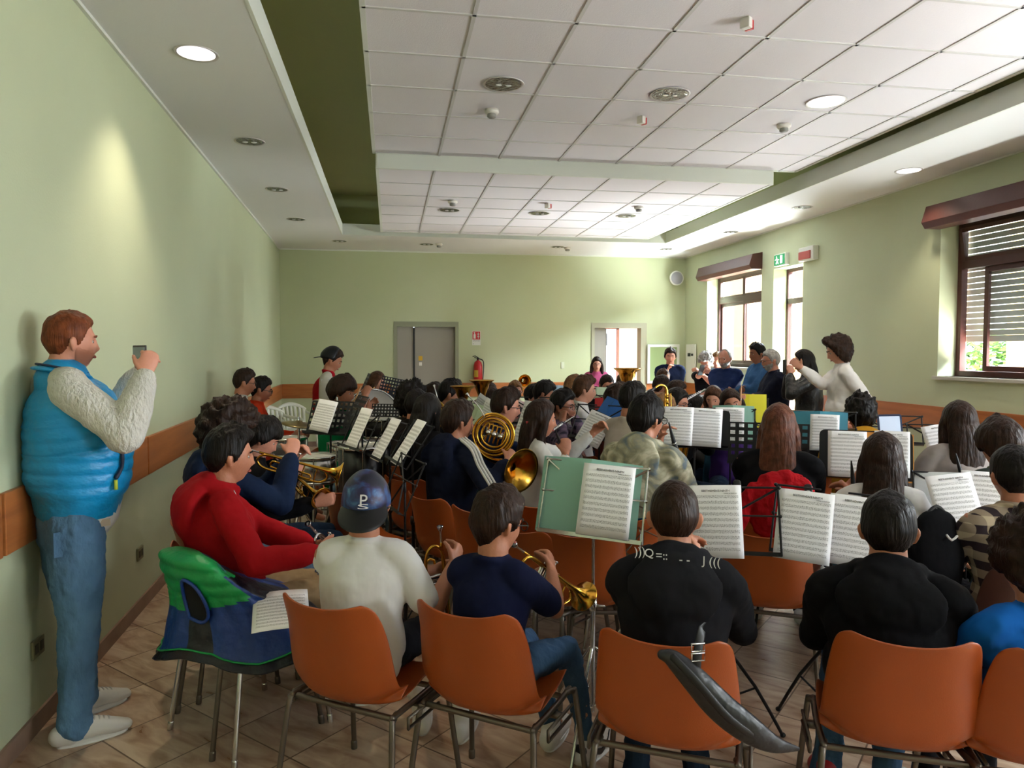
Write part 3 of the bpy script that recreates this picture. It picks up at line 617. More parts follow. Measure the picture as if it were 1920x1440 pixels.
def person(key, label, u, v, f, rel, top, legs, hair, hcol='dark', skin='tan', s=None, stand=False, hrel=0, hp=5, hands=None, lean=0., roll=0, face=True, glasses=None,
           shoes=('sh_white', 'd8d6d2'), feet=None, build=1.0, vox=None, curl=.9, hint=None, beard=None, socks=None, hair_over=None, slouch=0, far=False, group='young musicians seated in the band', legsout=0, zf=0, knee=.11, armk=1.0, torsok=1.0, legk=1.0, hemz=0, hoodk=1.0):
    T = W(u, v, f); T.z -= .9*((HS[hair] if isinstance(hair, str) else hair)['thick'] if hair else 0); az = atan2(T.x, T.y); fc = az+R(rel); hs = 1.0
    if s is None: s = (T.z-zf)/1.72 if stand else (T.z-.46)/.86
    hs = (.80+.2*s) if s > .6 else .92
    hs = max(.9, min(1.04, hs)); zt = T.z-zf
    F = V((sin(fc), cos(fc), 0)); O = V((T.x, T.y, zf))-F*(lean+.02)
    root = empty('person', O, -fc, label, 'person', group)
    Mi = (Matrix.Translation(O) @ Matrix.Rotation(-fc, 4, 'Z')).inverted()
    vx = vox or (.0065 if f < 3.6 else .0085 if f < 5.5 else .011)
    # ---- joints (local: facing +Y, right +X)
    hc = V((0, lean+.02, zt-.112*hs)); nb = hc+V((0, -.03-slouch*.4, -.122*hs)); sw = (.168*s if s > .85 else .15*s+.008)*build
    zsh = nb.z-.062*s
    zh = (.90*s if stand else .535+.01*(s-1)); hip = V((0, 0, zh))
    chest = V((0, nb.y-.015-slouch*.3, zsh-.10*s)); waist = V((0, (nb.y+0)*.45-.03-slouch*.5, zh+(zsh-zh)*.42))
    Sj = [V((sd*sw, nb.y-.01, zsh)) for sd in (-1, 1)]; Lu, Lf = .285*s, .25*s
    hd = hands or 'lap'
    tg = []
    for i, sd in enumerate((-1, 1)):
        if hd == 'lap': q = V((sd*.10, .30*s+.05, .66 if not stand else .78*s))
        elif hd == 'play': q = V((sd*.06, hc.y+.24, hc.z-.14-.04*i))
        elif hd == 'side': q = V((sd*(sw+.06), .02, .80*s-.02))
        elif hd == 'crossed': q = V((-sd*.10, .24*s+.03, zsh-.26*s+.03*i))
        elif hd == 'chin': q = V((.045, hc.y+.075, hc.z-.21)) if sd > 0 else V((.06, .20, zsh-.30*s))
        else:
            q = hd[i]
            if isinstance(q, str): q = {'lap': V((sd*.10, .30*s+.05, .66 if not stand else .78*s)), 'side': V((sd*(sw+.06), .02, .80*s-.02)), 'thigh': V((sd*.12, .24, .67))}[q]
            elif len(q) == 3 and abs(q[0]) > 5: q = Mi @ W(*q)
            else: q = V(q)
        tg.append(q)
    arms = []
    for i, sd in enumerate((-1, 1)):
        hv = V((sd*.55, -.25, -1)) if hint is None else V((sd*hint[0], hint[1], hint[2]))
        arms.append((Sj[i], *ik(Sj[i], tg[i], Lu, Lf, hv)))
    if stand:
        ft = feet or ((-.11*s, .0), (.11*s, .03)); LG = []
        for i, sd in enumerate((-1, 1)):
            A = V((ft[i][0], ft[i][1], .085*s)); H = V((sd*.088*s, 0, zh-.03)); K = (A+H)/2+V((0, .015, .0)); LG.append((H, K, A))
    else:
        LG = []; Lt = min(.44, .43*s+.02)
        for i, sd in enumerate((-1, 1)):
            H = V((sd*.085*s, .0, zh)); fo = (feet[i] if feet else (sd*.13, Lt+.02+legsout))
            K = V((sd*knee if not feet else (sd*.085+fo[0])/2, Lt, .50*min(1, s+.12)+.03)); A = V((fo[0], fo[1], .085)); LG.append((H, K, A))
    # ---- skin body: one remeshed surface
    b = MB(); HM = Matrix.Translation(hc) @ Matrix.Rotation(R(-hrel), 4, 'Z') @ Matrix.Rotation(R(roll), 4, 'Y') @ Matrix.Rotation(R(-hp), 4, 'X') @ Matrix.Scale(hs, 4)
    b.add(xf(HEADV[0], HM), HEADV[1])
    for sd in (-1, 1):
        E = HM @ Matrix.Translation((sd*.076, -.008, -.008)) @ Matrix.Rotation(R(sd*-22), 4, 'Z') @ Matrix.Rotation(R(-10), 4, 'X')
        b.tube([E @ V(q) for q in ((0, .004, -.022), (sd*.005, .002, -.010), (sd*.011, -.002, .008), (sd*.011, -.006, .018), (sd*.004, .002, .023))], [(.005, .007), (.0065, .010), (.0065, .014), (.006, .012), (.004, .007)], 10, 2, ref=(1, 0, 0))
    b.tube([nb+V((0, .01, -.05)), nb+V((0, .0, .02)), hc+V((0, -.022, -.06*hs)), hc+V((0, -.02, 0))], [.045*hs, .056*hs*build**.5, .054*hs*build**.5, .05], 14, 3)
    b.tube([hip, waist, chest, V((0, nb.y, zsh+.01)), nb], [(.12*s*build, .08*s*build), (.11*s*build, .075*s*build), (.125*s*build, .085*s*build), (.10*s*build, .05*s), (.045, .045)], 16, 3, ref=(1, 0, 0))
    for i, sd in enumerate((-1, 1)):
        S, E, Wr = arms[i]; k = s**.5*build**.7
        b.tube([V((sd*.05, S.y, zsh+.005)), S, S+(E-S)*.5, E], [.035*k, .044*k, .042*k, .036*k], 12, 2)
        b.tube([E, E+(Wr-E)*.3, Wr], [.037*k, .039*k, .025*k], 12, 3)
        dd = (Wr-E).normalized(); nr = V((-sd*.9, .1, -.2)) if hd != 'lap' else V((-sd*.3, 0, -1))
        hand(b, Wr+dd*.01, dd, nr, .98*max(.85, hs*.98), sd, curl)
        H, K, A = LG[i]
        b.tube([H, K], [.07*s, .05*s], 12, 2); b.tube([K, K+(A-K)*.35, A], [.05*s, .052*s, .033*s], 12, 2)
        b.tube([A, A+V((0, .1, -.045))], [.034, .03], 10)
    b.obj('body', M_SKIN[skin], root, voxel=vx, sm=2)
    # ---- face parts
    if face:
        for sd in (-1, 1):
            e = MB(); e.ell((0, 0, 0), (.0135, .0125, .0085), nu=14, nv=10); o = e.obj('eye', M_EYE, root); o.matrix_local = HM @ Matrix.Translation((sd*.031, .0675, .003))
            e = MB(); e.ell((0, .0080, -.0005), (.0072, .0055, .0072), nu=10, nv=8); o2 = e.obj('iris', M_IRIS, o)
            e = MB(); e.tube([HM @ V(q) for q in ((sd*.014, .0935, .022), (sd*.031, .0915, .028), (sd*.048, .080, .022))], [(.0025, .0035), (.003, .0045), (.002, .003)], 8, 2); e.obj('eyebrow', M_HAIR[hcol if hcol != 'grey' else 'grey'], root)
        e = MB(); e.tube([HM @ V(q) for q in ((-.022, .0800, -.063), (-.008, .0915, -.061), (.008, .0915, -.061), (.022, .0800, -.063))], [(.002, .002), (.004, .006), (.004, .006), (.002, .002)], 8, 3); e.obj('mouth', M_LIP, root)
    if glasses:
        e = MB()
        for sd in (-1, 1):
            P = [(sd*.033+.022*cos(a), .104+.003*cos(a)*-sd, .003+.017*sin(a)) for a in np.linspace(0, 2*pi, 17)]
            e.tube([HM @ V(q) for q in P], .0020, 6, cap=None, closed=True); e.tube([HM @ V(q) for q in ((sd*.056, .102, .008), (sd*.078, .06, .010), (sd*.082, -.01, .006))], .0022, 6)
        e.tube([HM @ V(q) for q in ((-.011, .106, .006), (.011, .106, .006))], .002, 6)
        e.obj('glasses', M_BLACK if glasses is True else glasses, root)
    if beard:
        vs, fs = sphere(40, 32); p = head_base(vs); a = np.abs(np.arctan2(p[:, 0], p[:, 1])); mk = smooth(-.030, -.045, p[:, 2]-.02*np.clip(a-.4, 0, 2))*smooth(1.7, 1.5, a)
        n = p/np.linalg.norm(p, axis=1)[:, None]; e = MB(); e.add(xf(p+n*(mk*(.006 if beard != 'stub' else .0035)-(1-mk)*.012)[:, None], HM), fs); e.obj('beard', (M_HAIR[beard] if beard != 'stub' else mat('stubble', 'b0725a', .7)), root)
    # ---- hair
    if hair:
        st = dict(HS[hair] if isinstance(hair, str) else hair); b = MB(); hv, hf = hair_mesh(st, len(PEOPLE)); b.add(xf(hv, HM), hf)
        if st.get('long'):
            Lh = st['long']; k = hs; rr = random.Random(len(PEOPLE)); yb = (nb.y-hc.y)/k
            b.tube([HM @ V((0, -.03, .04)), HM @ V((0, -.062, -.05)), hc+V((0, yb-.065, -.15))*k, hc+V((0, yb-.085-.02*build, -.15-.35*Lh))*k, hc+V((0, yb-.095-.02*build, -.15-.7*Lh))*k, hc+V((0, yb-.10, -.13-Lh))*k],
                   [(.078*k, .06*k), (.088*k, .058*k), (.092*k, .050*k), (.105*k, .034*k), (.10*k, .028*k), (.055*k, .012)], 28, 5, ref=(1, 0, 0))
            for sd in (-1, 1):
                b.tube([HM @ V((sd*.062, .02, .06)), HM @ V((sd*.086, .012, -.02)), hc+V((sd*.088, yb*.6, -.13))*k, hc+V((sd*.10, yb+.03, -.13-.3*Lh))*k, hc+V((sd*.095, yb+.06, -.10-.6*Lh))*k], [.018, .024, .030, .028, .010], 10, 4)
            vv = np.concatenate(b.v); b.v = [vv]; ctr = np.array(hc)
            a = np.arctan2(vv[:, 0]-ctr[0], vv[:, 1]-ctr[1]); rad = vv-ctr; rad[:, 2] = 0; rad /= np.linalg.norm(rad, axis=1)[:, None]+1e-9
            ff = smooth(.02, -.12, vv[:, 2]-ctr[2]); b.v = [vv+rad*((np.sin(a*23+3*np.sin(vv[:, 2]*9))*.5+np.sin(a*51+vv[:, 2]*12)*.35)*.0045*ff)[:, None]]
            b.obj('hair', M_HAIR[hcol], root, voxel=.0065 if f < 5 else .009, sm=3)
        else: b.obj('hair', M_HAIR[hcol], root)
    # ---- garment on the upper body
    kind, tm = top[0], top[1]; sm = top[2] if len(top) > 2 else None
    th = dict(tee=.019, sweater=.022, hoodie=.030, shirt=.018, jacket=.030, vest=.048)[kind]; b = MB(); B = build
    hem = zh+hemz if stand else zh-.01
    tk = torsok
    r1 = (.150*s*B*tk+th, .115*s*B*tk+th)
    b.tube([V((0, -.01, hem)), V((0, waist.y*.5, hem+.07)), V((0, waist.y, max(waist.z, hem+.12))), chest, V((0, nb.y-.005, zsh+.0)), V((0, nb.y, nb.z-.012))],
           [(.150*s*B*tk+th*.6, .112*s*B*tk+th*.6), r1, (.138*s*B*tk+th, .108*s*B*tk+th), (.158*s*B*tk+th, .112*s*B*tk+th), (.125*s*B*tk+th, .068*s*tk+th*.7), (.062, .060)], 26, 5, ref=(1, 0, 0))
    bs = MB() if sm else b
    for i, sd in enumerate((-1, 1)):
        S, E, Wr = arms[i]; k = s**.5*B**.4*armk; t2 = th*.5; aw = armk
        bs.tube([V((sd*.045, S.y, zsh+.034*s)), V((sd*sw*.62, S.y, zsh+.018*s)), V((sd*sw*.98, S.y, zsh-.018*s)), S+(E-S)*.45] + ([E] if kind != 'tee' else [S+(E-S)*.72]), [.036*k+t2*.5, .046*k+t2*.8, .052*k+t2, .047*k+t2] + ([.043*k+t2] if kind != 'tee' else [.050*k+t2]), 16, 3)
        if kind != 'tee' or (len(top) > 3 and top[3]):
            e = 1.0 if kind != 'shirt' else .9
            bs.tube([E, E+(Wr-E)*.35, E+(Wr-E)*.85*e, E+(Wr-E)*.97*e], [.042*k+t2, .042*k+t2, .033*k+t2, .029*k+t2*.4], 14, 3)
    if kind == 'hoodie':      # hood lying on the back and round the neck
        b.tube([nb+V((sd_*.062, .045-.0*abs(sd_), -.015)) if abs(sd_) == 1 else nb+V(q) for sd_, q in ((-1, None), (0, (-.085, -.01, .005)), (0, (-.06, -.075, .012)), (0, (0, -.098, .008)), (0, (.06, -.075, .012)), (0, (.085, -.01, .005)), (1, None))], [.024, .030, .034, .036, .034, .030, .024], 12, 3)
        b.tube([nb+V((0, -.075, .02)), nb+V((0, -.118*hoodk, -.040)), nb+V((0, -.132*hoodk, -.12)), nb+V((0, -.118*hoodk, -.20*hoodk))], [(.09, .035), (.145*B, .040*hoodk), (.13*B, .034*hoodk), (.05, .014)], 20, 4, ref=(1, 0, 0))
    elif kind in ('jacket', 'vest', 'shirt'):
        b.tube([nb+V((.058*cos(a), .05*sin(a)-.005, .012+.012*sin(a)*-1)) for a in np.linspace(R(110), R(430), 12)], [(.014, .02)]*12, 8, 1)
    else: b.tube([nb+V((.062*cos(a), .060*sin(a), .0-.012*sin(a))) for a in np.linspace(0, 2*pi, 14)], .010, 8, cap=None, closed=True)
    nm = dict(tee='t_shirt', sweater='sweater', hoodie='hoodie', shirt='shirt', jacket='jacket', vest='vest')[kind]
    tv = max(.0075, vx*1.15)
    to = b.obj(nm, tm, root, voxel=tv, sm=9, disp=(.11, .022 if kind != 'tee' else .014))
    if sm: bs.obj('sleeves', sm, root, voxel=tv, sm=7, disp=(.11, .016))
    # ---- trousers
    b = MB(); lk, lm = legs[0], legs[1]; tt = .014
    b.tube([V((0, -.005, zh+.05+hemz)), V((0, 0, zh-.05 if stand else zh-.02))], [(.142*s*B, .105*s*B), (.150*s*B, .112*s*B)], 20, 2, ref=(1, 0, 0))
    for i, sd in enumerate((-1, 1)):
        H, K, A = LG[i]
        b.tube([H, H+(K-H)*.5, K], [.086*s*B**.5*legk, .080*s*B**.5*legk, .062*s*legk], 16, 3)
        if lk == 'shorts': b.tube([K, K+(A-K)*.12], [.064*s, .066*s], 14, 2)
        else: b.tube([K, K+(A-K)*.3, K+(A-K)*.8, A+(A-K)*.02], [.062*s*legk, .060*s*legk, .050*s*legk, .054*s*legk], 14, 4)
    b.obj('trousers' if lk != 'shorts' else 'shorts', lm, root, voxel=max(.0085, vx*1.2), sm=3, disp=(.06, .022))
    # ---- shoes (+ socks)
    if not far:
        for i, sd in enumerate((-1, 1)):
            A = LG[i][2]; yaw = -sd*R(-8); M = Matrix.Translation((A.x, A.y, 0)) @ Matrix.Rotation(-sd*R(8), 4, 'Z') @ Matrix.Scale(.92+.1*(s-1), 4)
            e = MB(); e.tube([M @ V(q) for q in ((0, -.06, .05), (0, .0, .058), (0, .08, .05), (0, .15, .036), (0, .20, .028))], [(.038, .044), (.042, .052), (.047, .044), (.049, .033), (.038, .022)], 18, 4, ref=(1, 0, 0))
            e.tube([M @ V((0, -.015, .04)), M @ V((0, -.015, .115))], [.042, .040], 14, 2)
            sh = e.obj('shoe', mat(*shoes[:2], .5), root, voxel=.006 if f < 5 else .01, sm=2)
            e = MB(); n = 28; ol = [(.043*(1-.15*cos(t))*(abs(sin(t))**.8*(1 if sin(t) >= 0 else -1)), .070+.137*-cos(t)) for t in np.linspace(0, 2*pi, n, endpoint=False)]
            P = [M @ V((x, y, z)) for z in (.0, .026) for (x, y) in ol]; e.add([tuple(q) for q in P], [tuple(range(n)), tuple(range(2*n-1, n-1, -1))]+[(q, (q+1) % n, n+(q+1) % n, n+q) for q in range(n)])
            e.obj('sole', mat(*(shoes[2:4] if len(shoes) > 2 else ('sole_white', 'd9d8d4')), .6), sh, smooth=False, bevel=.006)
            if f < 3.4:
                e = MB()
                for q in range(5): y = .055+q*.019; zl = .100-(y-.08)*.36; e.tube([M @ V((-.020, y, zl-.008)), M @ V((0, y+.004, zl)), M @ V((.020, y, zl-.008))], .004, 6, 2)
                e.obj('laces', mat('laces_grey', 'b9b7b4', .7), sh)
            if socks:
                e = MB(); e.tube([A+V((0, 0, 0)), A+(LG[i][1]-A)*.28], [.042*s, .050*s], 14, 3); e.obj('sock', mat(*socks, .9), root)
    r = dict(root=root, O=O, F=F, fc=fc, M=Mi.inverted(), HM=HM, hc=hc, nb=nb, arms=arms, LG=LG, s=s, stand=stand, zh=zh, chest=chest, zsh=zsh, top=to, B=B, th=th)
    r['mouth'] = Mi.inverted() @ HM @ V((0, .106, -.062)); PEOPLE[key] = r
    return r
# ============================================================ CHAIRS
def grid_mesh(b, fn, nu, nv, mi=0):
    b.add([fn(i/(nu-1), j/(nv-1)) for j in range(nv) for i in range(nu)], [(j*nu+i, j*nu+i+1, (j+1)*nu+i+1, (j+1)*nu+i) for j in range(nv-1) for i in range(nu-1)], mi)
SHP = crom([(0, .215, .405), (0, .19, .445), (0, .08, .437), (0, -.06, .425), (0, -.145, .432), (0, -.19, .475), (0, -.212, .58), (0, -.235, .685), (0, -.256, .765), (0, -.266, .787)], 5)
SHW = crom([(.165, 0, 0), (.19, 0, 0), (.208, 0, 0), (.216, 0, 0), (.220, 0, 0), (.222, 0, 0), (.217, 0, 0), (.206, 0, 0), (.190, 0, 0), (.155, 0, 0)], 5)[:, 0]
CH = {}
def chair_meshes(kind):
    if kind in CH: return CH[kind]
    pl = dict(orange=M_ORANGE, blue=M_BLUEPL, brown=M_BROWNPL)[kind]; st = dict(orange=M_STEEL, blue=M_CHROME, brown=M_CHROME)[kind]
    b = MB(); n = len(SHP)
    def fn(u, t):
        j = min(n-1, int(round(t*(n-1)))); P = SHP[j]; a = (u-.5)*2; w_ = SHW[j]; q = abs(a)**3
        seat = 1-smooth(.42, .55, np.array(t)); corner = max(0, abs(a)-.8)/.2
        wr = smooth(.36, .5, np.array(t))*(1-.55*smooth(.75, 1, np.array(t)))
        x = a*w_; y = P[1]+float(wr)*.075*q*1.0; z = P[2]+float(seat)*.028*abs(a)**4
        z += .022*a*a*float(smooth(.7, .95, np.array(t)))
        mid = math.exp(-((t-.5)/.07)**2); z += mid*.035*q; y += mid*.04*q
        return (x, y, z)
    grid_mesh(b, fn, 21, n); sh = b.mesh('seat_shell', pl)
    fr = MB(); t = .0105
    for sx in (-1, 1): fr.tube([(sx*.20, .19, .405), (sx*.21, .05, .408), (sx*.21, -.14, .408)], t, 10, 3)
    fr.tube([(-.21, -.13, .40), (.21, -.13, .40)], t, 10); fr.tube([(-.20, .13, .40), (.20, .13, .40)], t, 10)
    for sx in (-1, 1): fr.tube([(sx*.245, .1, .395), (sx*.245, -.1, .395), (sx*.245, -.1, .36), (sx*.245, .1, .36)], .006, 8); fr.box(min(sx*.2, sx*.245), max(sx*.2, sx*.245), .0, .03, .385, .4)
    frm = fr.mesh('frame', st); legs = []
    for sx in (-1, 1):
        for sy in (-1, 1):
            l = MB(); y0 = .19 if sy > 0 else -.14
            l.tube([(sx*.205, y0*.8, .407), (sx*.212, y0, .398), (sx*.218, y0+sy*.015, .37), (sx*.245, y0+sy*.065, .02)], t, 10, 3); l.tube([(sx*.2445, y0+sy*.063, .03), (sx*.246, y0+sy*.066, .001)], .013, 10)
            legs.append(l.mesh('leg', st))
    CH[kind] = (sh, frm, legs); return CH[kind]
def chair(x, y, face, kind, label, group=None, z=0):
    sh, frm, legs = chair_meshes(kind); t = empty('plastic_chair', (x, y, z), -face, label, 'chair', group or 'shell chairs of the band')
    o = bpy.data.objects.new('seat_shell', sh); C.objects.link(o); o.parent = t; m = o.modifiers.new('s', 'SOLIDIFY'); m.thickness = .007; m.offset = 0
    m = o.modifiers.new('u', 'SUBSURF'); m.levels = m.render_levels = 1
    for nm, me in [('frame', frm)]+[('leg', l) for l in legs]: o = bpy.data.objects.new(nm, me); C.objects.link(o); o.parent = t
    return t
def seat(key, kind, label, rel=0, back=.03, side=0, dz=0):   # chair under a seated person
    p = PEOPLE[key]; fc = p['fc']+R(rel); q = p['O']+V((sin(fc), cos(fc), 0))*(back-.02-.12*max(0, p['B']-1))
    return chair(q.x, q.y, fc, kind, label)
# ============================================================ MUSIC STANDS, SHEETS
def rrect(b, w, h, r, t, M, hole=None, mi=0):
    pts = []
    for (cx, cy, a0) in ((w/2-r, h/2-r, 0), (-w/2+r, h/2-r, 90), (-w/2+r, -h/2+r, 180), (w/2-r, -h/2+r, 270)):
        for a in range(0, 91, 18): pts.append((cx+r*cos(R(a0+a)), cy+r*sin(R(a0+a))))
    n = len(pts); vs = [M @ V((x, y_, z)) for y_ in (-t/2, t/2) for (x, z) in pts]
    b.add([tuple(q) for q in vs], [tuple(range(n)), tuple(range(2*n-1, n-1, -1))]+[(i, (i+1) % n, n+(i+1) % n, n+i) for i in range(n)], mi)
def perf(b, w, h, M, nx=9, ny=6):
    gx, gy = w/nx, h/ny; hx, hy = gx*.28, gy*.26
    for i in range(nx):
        for j in range(ny):
            cx, cy = -w/2+gx*(i+.5), -h/2+gy*(j+.5); o = [(cx-gx/2, cy-gy/2), (cx+gx/2, cy-gy/2), (cx+gx/2, cy+gy/2), (cx-gx/2, cy+gy/2)]
            if j == 0 or (j < 2 and i == nx//2): b.add([tuple(M @ V((p[0], 0, p[1]))) for p in o], [(0, 1, 2, 3)]); continue
            q = [(cx-hx, cy-hy), (cx+hx, cy-hy), (cx+hx, cy+hy), (cx-hx, cy+hy)]
            b.add([tuple(M @ V((p[0], 0, p[1]))) for p in o+q], [(0, 1, 5, 4), (1, 2, 6, 5), (2, 3, 7, 6), (3, 0, 4, 7)])
def deskM(p, fc, tilt, roll=0): return Matrix.Translation(p) @ Matrix.Rotation(-fc, 4, 'Z') @ Matrix.Rotation(R(-tilt), 4, 'X') @ Matrix.Rotation(R(roll), 4, 'Y')
def stand(u, v, f, rel, label, kind='wire', tilt=22, w=.48, h=.30, m=None, roll=0, legrot=20):
    p = W(u, v, f); fc = atan2(p.x, p.y)+R(rel); m = m or M_BLACK
    t = empty('music_stand', (p.x, p.y, 0), -fc, label, 'music stand', 'music stands among the players')
    D = Matrix.Translation((0, 0, p.z)) @ Matrix.Rotation(R(-tilt), 4, 'X') @ Matrix.Rotation(R(roll), 4, 'Y'); b = MB()
    if kind == 'wire':
        z0, z1 = -h/2, h/2
        b.box(-w/2, w/2, -.035, .004, z0-.004, z0, M=D); b.box(-w/2, w/2, -.036, -.034, z0, z0+.012, M=D)
        for sx in (-1, 1): b.tube([D @ V((sx*w/2, .0, z0)), D @ V((sx*w/2*.98, .0, z1))], .0045, 6); b.tube([D @ V((sx*w/2, 0, z1)), D @ V((0, .006, .0)), D @ V((sx*w*.2, .006, z0))], .005, 6)
        b.tube([D @ V((-w/2, .0, z1)), D @ V((-w*.12, .0, z1))], .0045, 6); b.tube([D @ V((w/2, .0, z1)), D @ V((w*.12, .0, z1))], .0045, 6)
        b.tube([D @ V((-w/2, .003, .02)), D @ V((w/2, .003, .02))], .004, 6)
        for sx in (-1, 1): b.ell(tuple(D @ V((sx*w/2, 0, z1))), (.008,)*3, nu=8, nv=6); b.ell(tuple(D @ V((sx*w/2, 0, .02))), (.008,)*3, nu=8, nv=6)
        b.obj('desk', m, t, smooth=False)
    else:
        if kind == 'perf': perf(b, w, h, D)
        else: rrect(b, w, h, .03, .004, D)
        o = b.obj('desk', m, t, smooth=False)
        if kind == 'perf': q = o.modifiers.new('s', 'SOLIDIFY'); q.thickness = .003
        b = MB(); b.box(-w/2, w/2, -.045, .0, -h/2-.004, -h/2, M=D); b.box(-w/2, w/2, -.046, -.043, -h/2, -h/2+.012, M=D); b.obj('ledge', m, t, smooth=False)
    zc = p.z-.05; b = MB(); b.tube([(0, .012, zc), (0, .012, p.z*.55)], .0065, 10); b.tube([(0, .012, p.z*.58), (0, .012, .14)], .010, 10); b.tube([tuple(D @ V((0, .012, 0))), (0, .012, zc)], .009, 8); b.obj('pole', m, t)
    b = MB(); b.lathe([(.0005, .0), (.016, 0), (.018, .02), (.016, .05), (.0005, .05)], 14, Matrix.Translation((0, .012, p.z*.55))); b.tube([(0, .012, p.z*.55+.02), (.045, .012, p.z*.55+.02)], .006, 8); b.obj('clamp_knob', m, t)
    zk = .40 if kind != 'low' else .3
    for i in range(3):
        a = R(legrot+120*i); cx, cy = cos(a), sin(a); b = MB(); b.tube([(.014*cx, .012+.014*cy, zk), (.15*cx, .012+.15*cy, zk*.55), (.27*cx, .012+.27*cy, .008)], .0075, 8, 2)
        b.tube([(.012*cx, .012+.012*cy, .16), (.15*cx, .012+.15*cy, zk*.53)], .005, 6); b.ell((.27*cx, .012+.27*cy, .011), (.012, .012, .011), nu=8, nv=6); b.obj('leg', m, t)
    return t
def sheet(u, v, f, rel, label, tilt=22, w=.21, h=.297, roll=0, title=True, m=None, name='music_sheet', cat='sheet music', bend=.006, group='sheets of music on the stands', lift=.018, fcabs=None, txt="BEETHOVEN'S NINTH"):
    p = W(u, v, f); fc = atan2(p.x, p.y)+R(rel) if fcabs is None else fcabs; M = deskM(p, fc, tilt, roll) @ Matrix.Translation((0, -lift, 0))
    nx, ny = 9, 7; me = bpy.data.meshes.new(name); vs = []; fs = []; uv = []
    for j in range(ny):
        for i in range(nx): a, c = i/(nx-1), j/(ny-1); vs.append(((a-.5)*w, -bend*(1-(2*a-1)**2)-bend*.6*(c-.5)**2, (c-.5)*h))
    for j in range(ny-1):
        for i in range(nx-1): q = (j*nx+i, j*nx+i+1, (j+1)*nx+i+1, (j+1)*nx+i); fs.append(q)
    me.from_pydata(vs, [], fs); L_ = me.uv_layers.new(name='UVMap')
    for pl in me.polygons:
        for li in pl.loop_indices: vi = me.loops[li].vertex_index; L_.data[li].uv = ((vi % nx)/(nx-1), (vi//nx)/(ny-1))
    me.materials.append(m or M_SCORE); me.polygons.foreach_set('use_smooth', [True]*len(fs))
    o = bpy.data.objects.new(name, me); C.objects.link(o); o.matrix_world = M; q = o.modifiers.new('s', 'SOLIDIFY'); q.thickness = .0012
    tag(o, label, cat, group)
    if title and f < 6:
        text('title', txt, .0115*w/.21, M_BPL, o, (.005, -bend-.0034, h*.42)); text('composer', 'Ludwig van Beethoven', .0055*w/.21, M_BPL, o, (w*.30, -bend*.8-.0034, h*.385))
    return o
def folder(u, v, f, rel, label, col, w=.33, h=.30, tilt=22, roll=0, fold=12, cat='folder', lift=.010):
    p = W(u, v, f); fc = atan2(p.x, p.y)+R(rel); b = MB()
    for sx in (-1, 1):
        Mx = Matrix.Rotation(R(sx*fold), 4, 'Z'); b.box(0 if sx > 0 else -w/2, w/2 if sx > 0 else 0, -.0015, .0015, -h/2, h/2, M=Mx)
    o = b.obj('folder', mat('folder_'+col, dict(sea='86b3a2', blue='1d63b5', teal='3f8ea6', orange='d28a35', yellow='d8cf2e', red='c0202a', black='16161a', clear='dfe4e6', paleblue='a9c9dd', palegreen='bcd0ac')[col], .35), None, smooth=False)
    o.matrix_world = deskM(p, fc, tilt, roll) @ Matrix.Translation((0, -lift, 0)); return tag(o, label, cat, 'folders on the music stands')
# ============================================================ INSTRUMENTS (local: mouthpiece at origin, bell toward +Y, up +Z)
def orient(name, p, d, up, label, cat, group=None):
    d = V(d).normalized(); x = d.cross(V(up)).normalized(); z = x.cross(d); M = Matrix((x, d, z)).transposed().to_4x4(); M.translation = p
    t = empty(name, (0, 0, 0), 0, label, cat, group); t.matrix_world = M; return t
def trumpet(p, d, label, up=(0, 0, 1), m=None, sc=1.0):
    m = m or M_GOLD; t = orient('trumpet', p, d, up, label, 'trumpet', 'trumpets of the band'); t.scale = (sc,)*3
    b = MB(); b.lathe([(.0125, 0), (.0135, .002), (.009, .014), (.004, .024), (.005, .08)], 16, Matrix.Rotation(R(-90), 4, 'X')); b.obj('mouthpiece', M_SILVER, t)
    b = MB(); b.tube([(0, .07, 0), (0, .38, 0), (0, .41, -.012), (0, .425, -.035), (0, .41, -.058), (0, .38, -.07), (0, .27, -.07)], .0062, 10, 3); b.tube([(0, .30, -.066), (0, .30, -.004)], .004, 6); b.tube([(0, .365, -.066), (0, .365, -.004)], .004, 6)
    b.obj('tuning_slide', m, t)
    for i in range(3):
        b = MB(); y = .20+.03*i; b.lathe([(.0005, -.115), (.012, -.112), (.0125, -.09), (.0125, .02), (.013, .03), (.0005, .034)], 14, Matrix.Translation((.0, y, -.02))); b.tube([(0, y, .01), (0, y, .045)], .003, 6); b.lathe([(.0005, .045), (.009, .045), (.009, .05), (.0005, .052)], 12, Matrix.Translation((0, y, 0))); b.obj('valve', M_SILVER if m is M_GOLD else m, t)
    b = MB(); b.tube([(.008, .20, -.07), (.012, .13, -.07), (.014, .09, -.06), (.016, .07, -.035), (.016, .085, -.01), (.016, .12, .0), (.014, .2, .002), (.012, .30, .004)], .0062, 10, 3)
    b.tube([(-.012, .20, -.06), (-.02, .14, -.06), (-.02, .14, -.03), (-.012, .19, -.03)], .005, 8, 2); b.tube([(.012, .26, -.06), (.02, .34, -.062), (.02, .34, -.04), (.012, .26, -.04)], .005, 8, 2); b.obj('tubing', m, t)
    b = MB(); pr = [(.0065, .28), (.008, .34), (.011, .39), (.017, .43), (.027, .46), (.043, .478), (.061, .486), (.0625, .484), (.061, .481), (.042, .472), (.025, .452), (.014, .42), (.008, .38)]
    b.lathe([(r, z) for r, z in pr], 28, Matrix.Translation((.012, 0, .004)) @ Matrix.Rotation(R(-90), 4, 'X')); b.obj('bell', m, t); return t
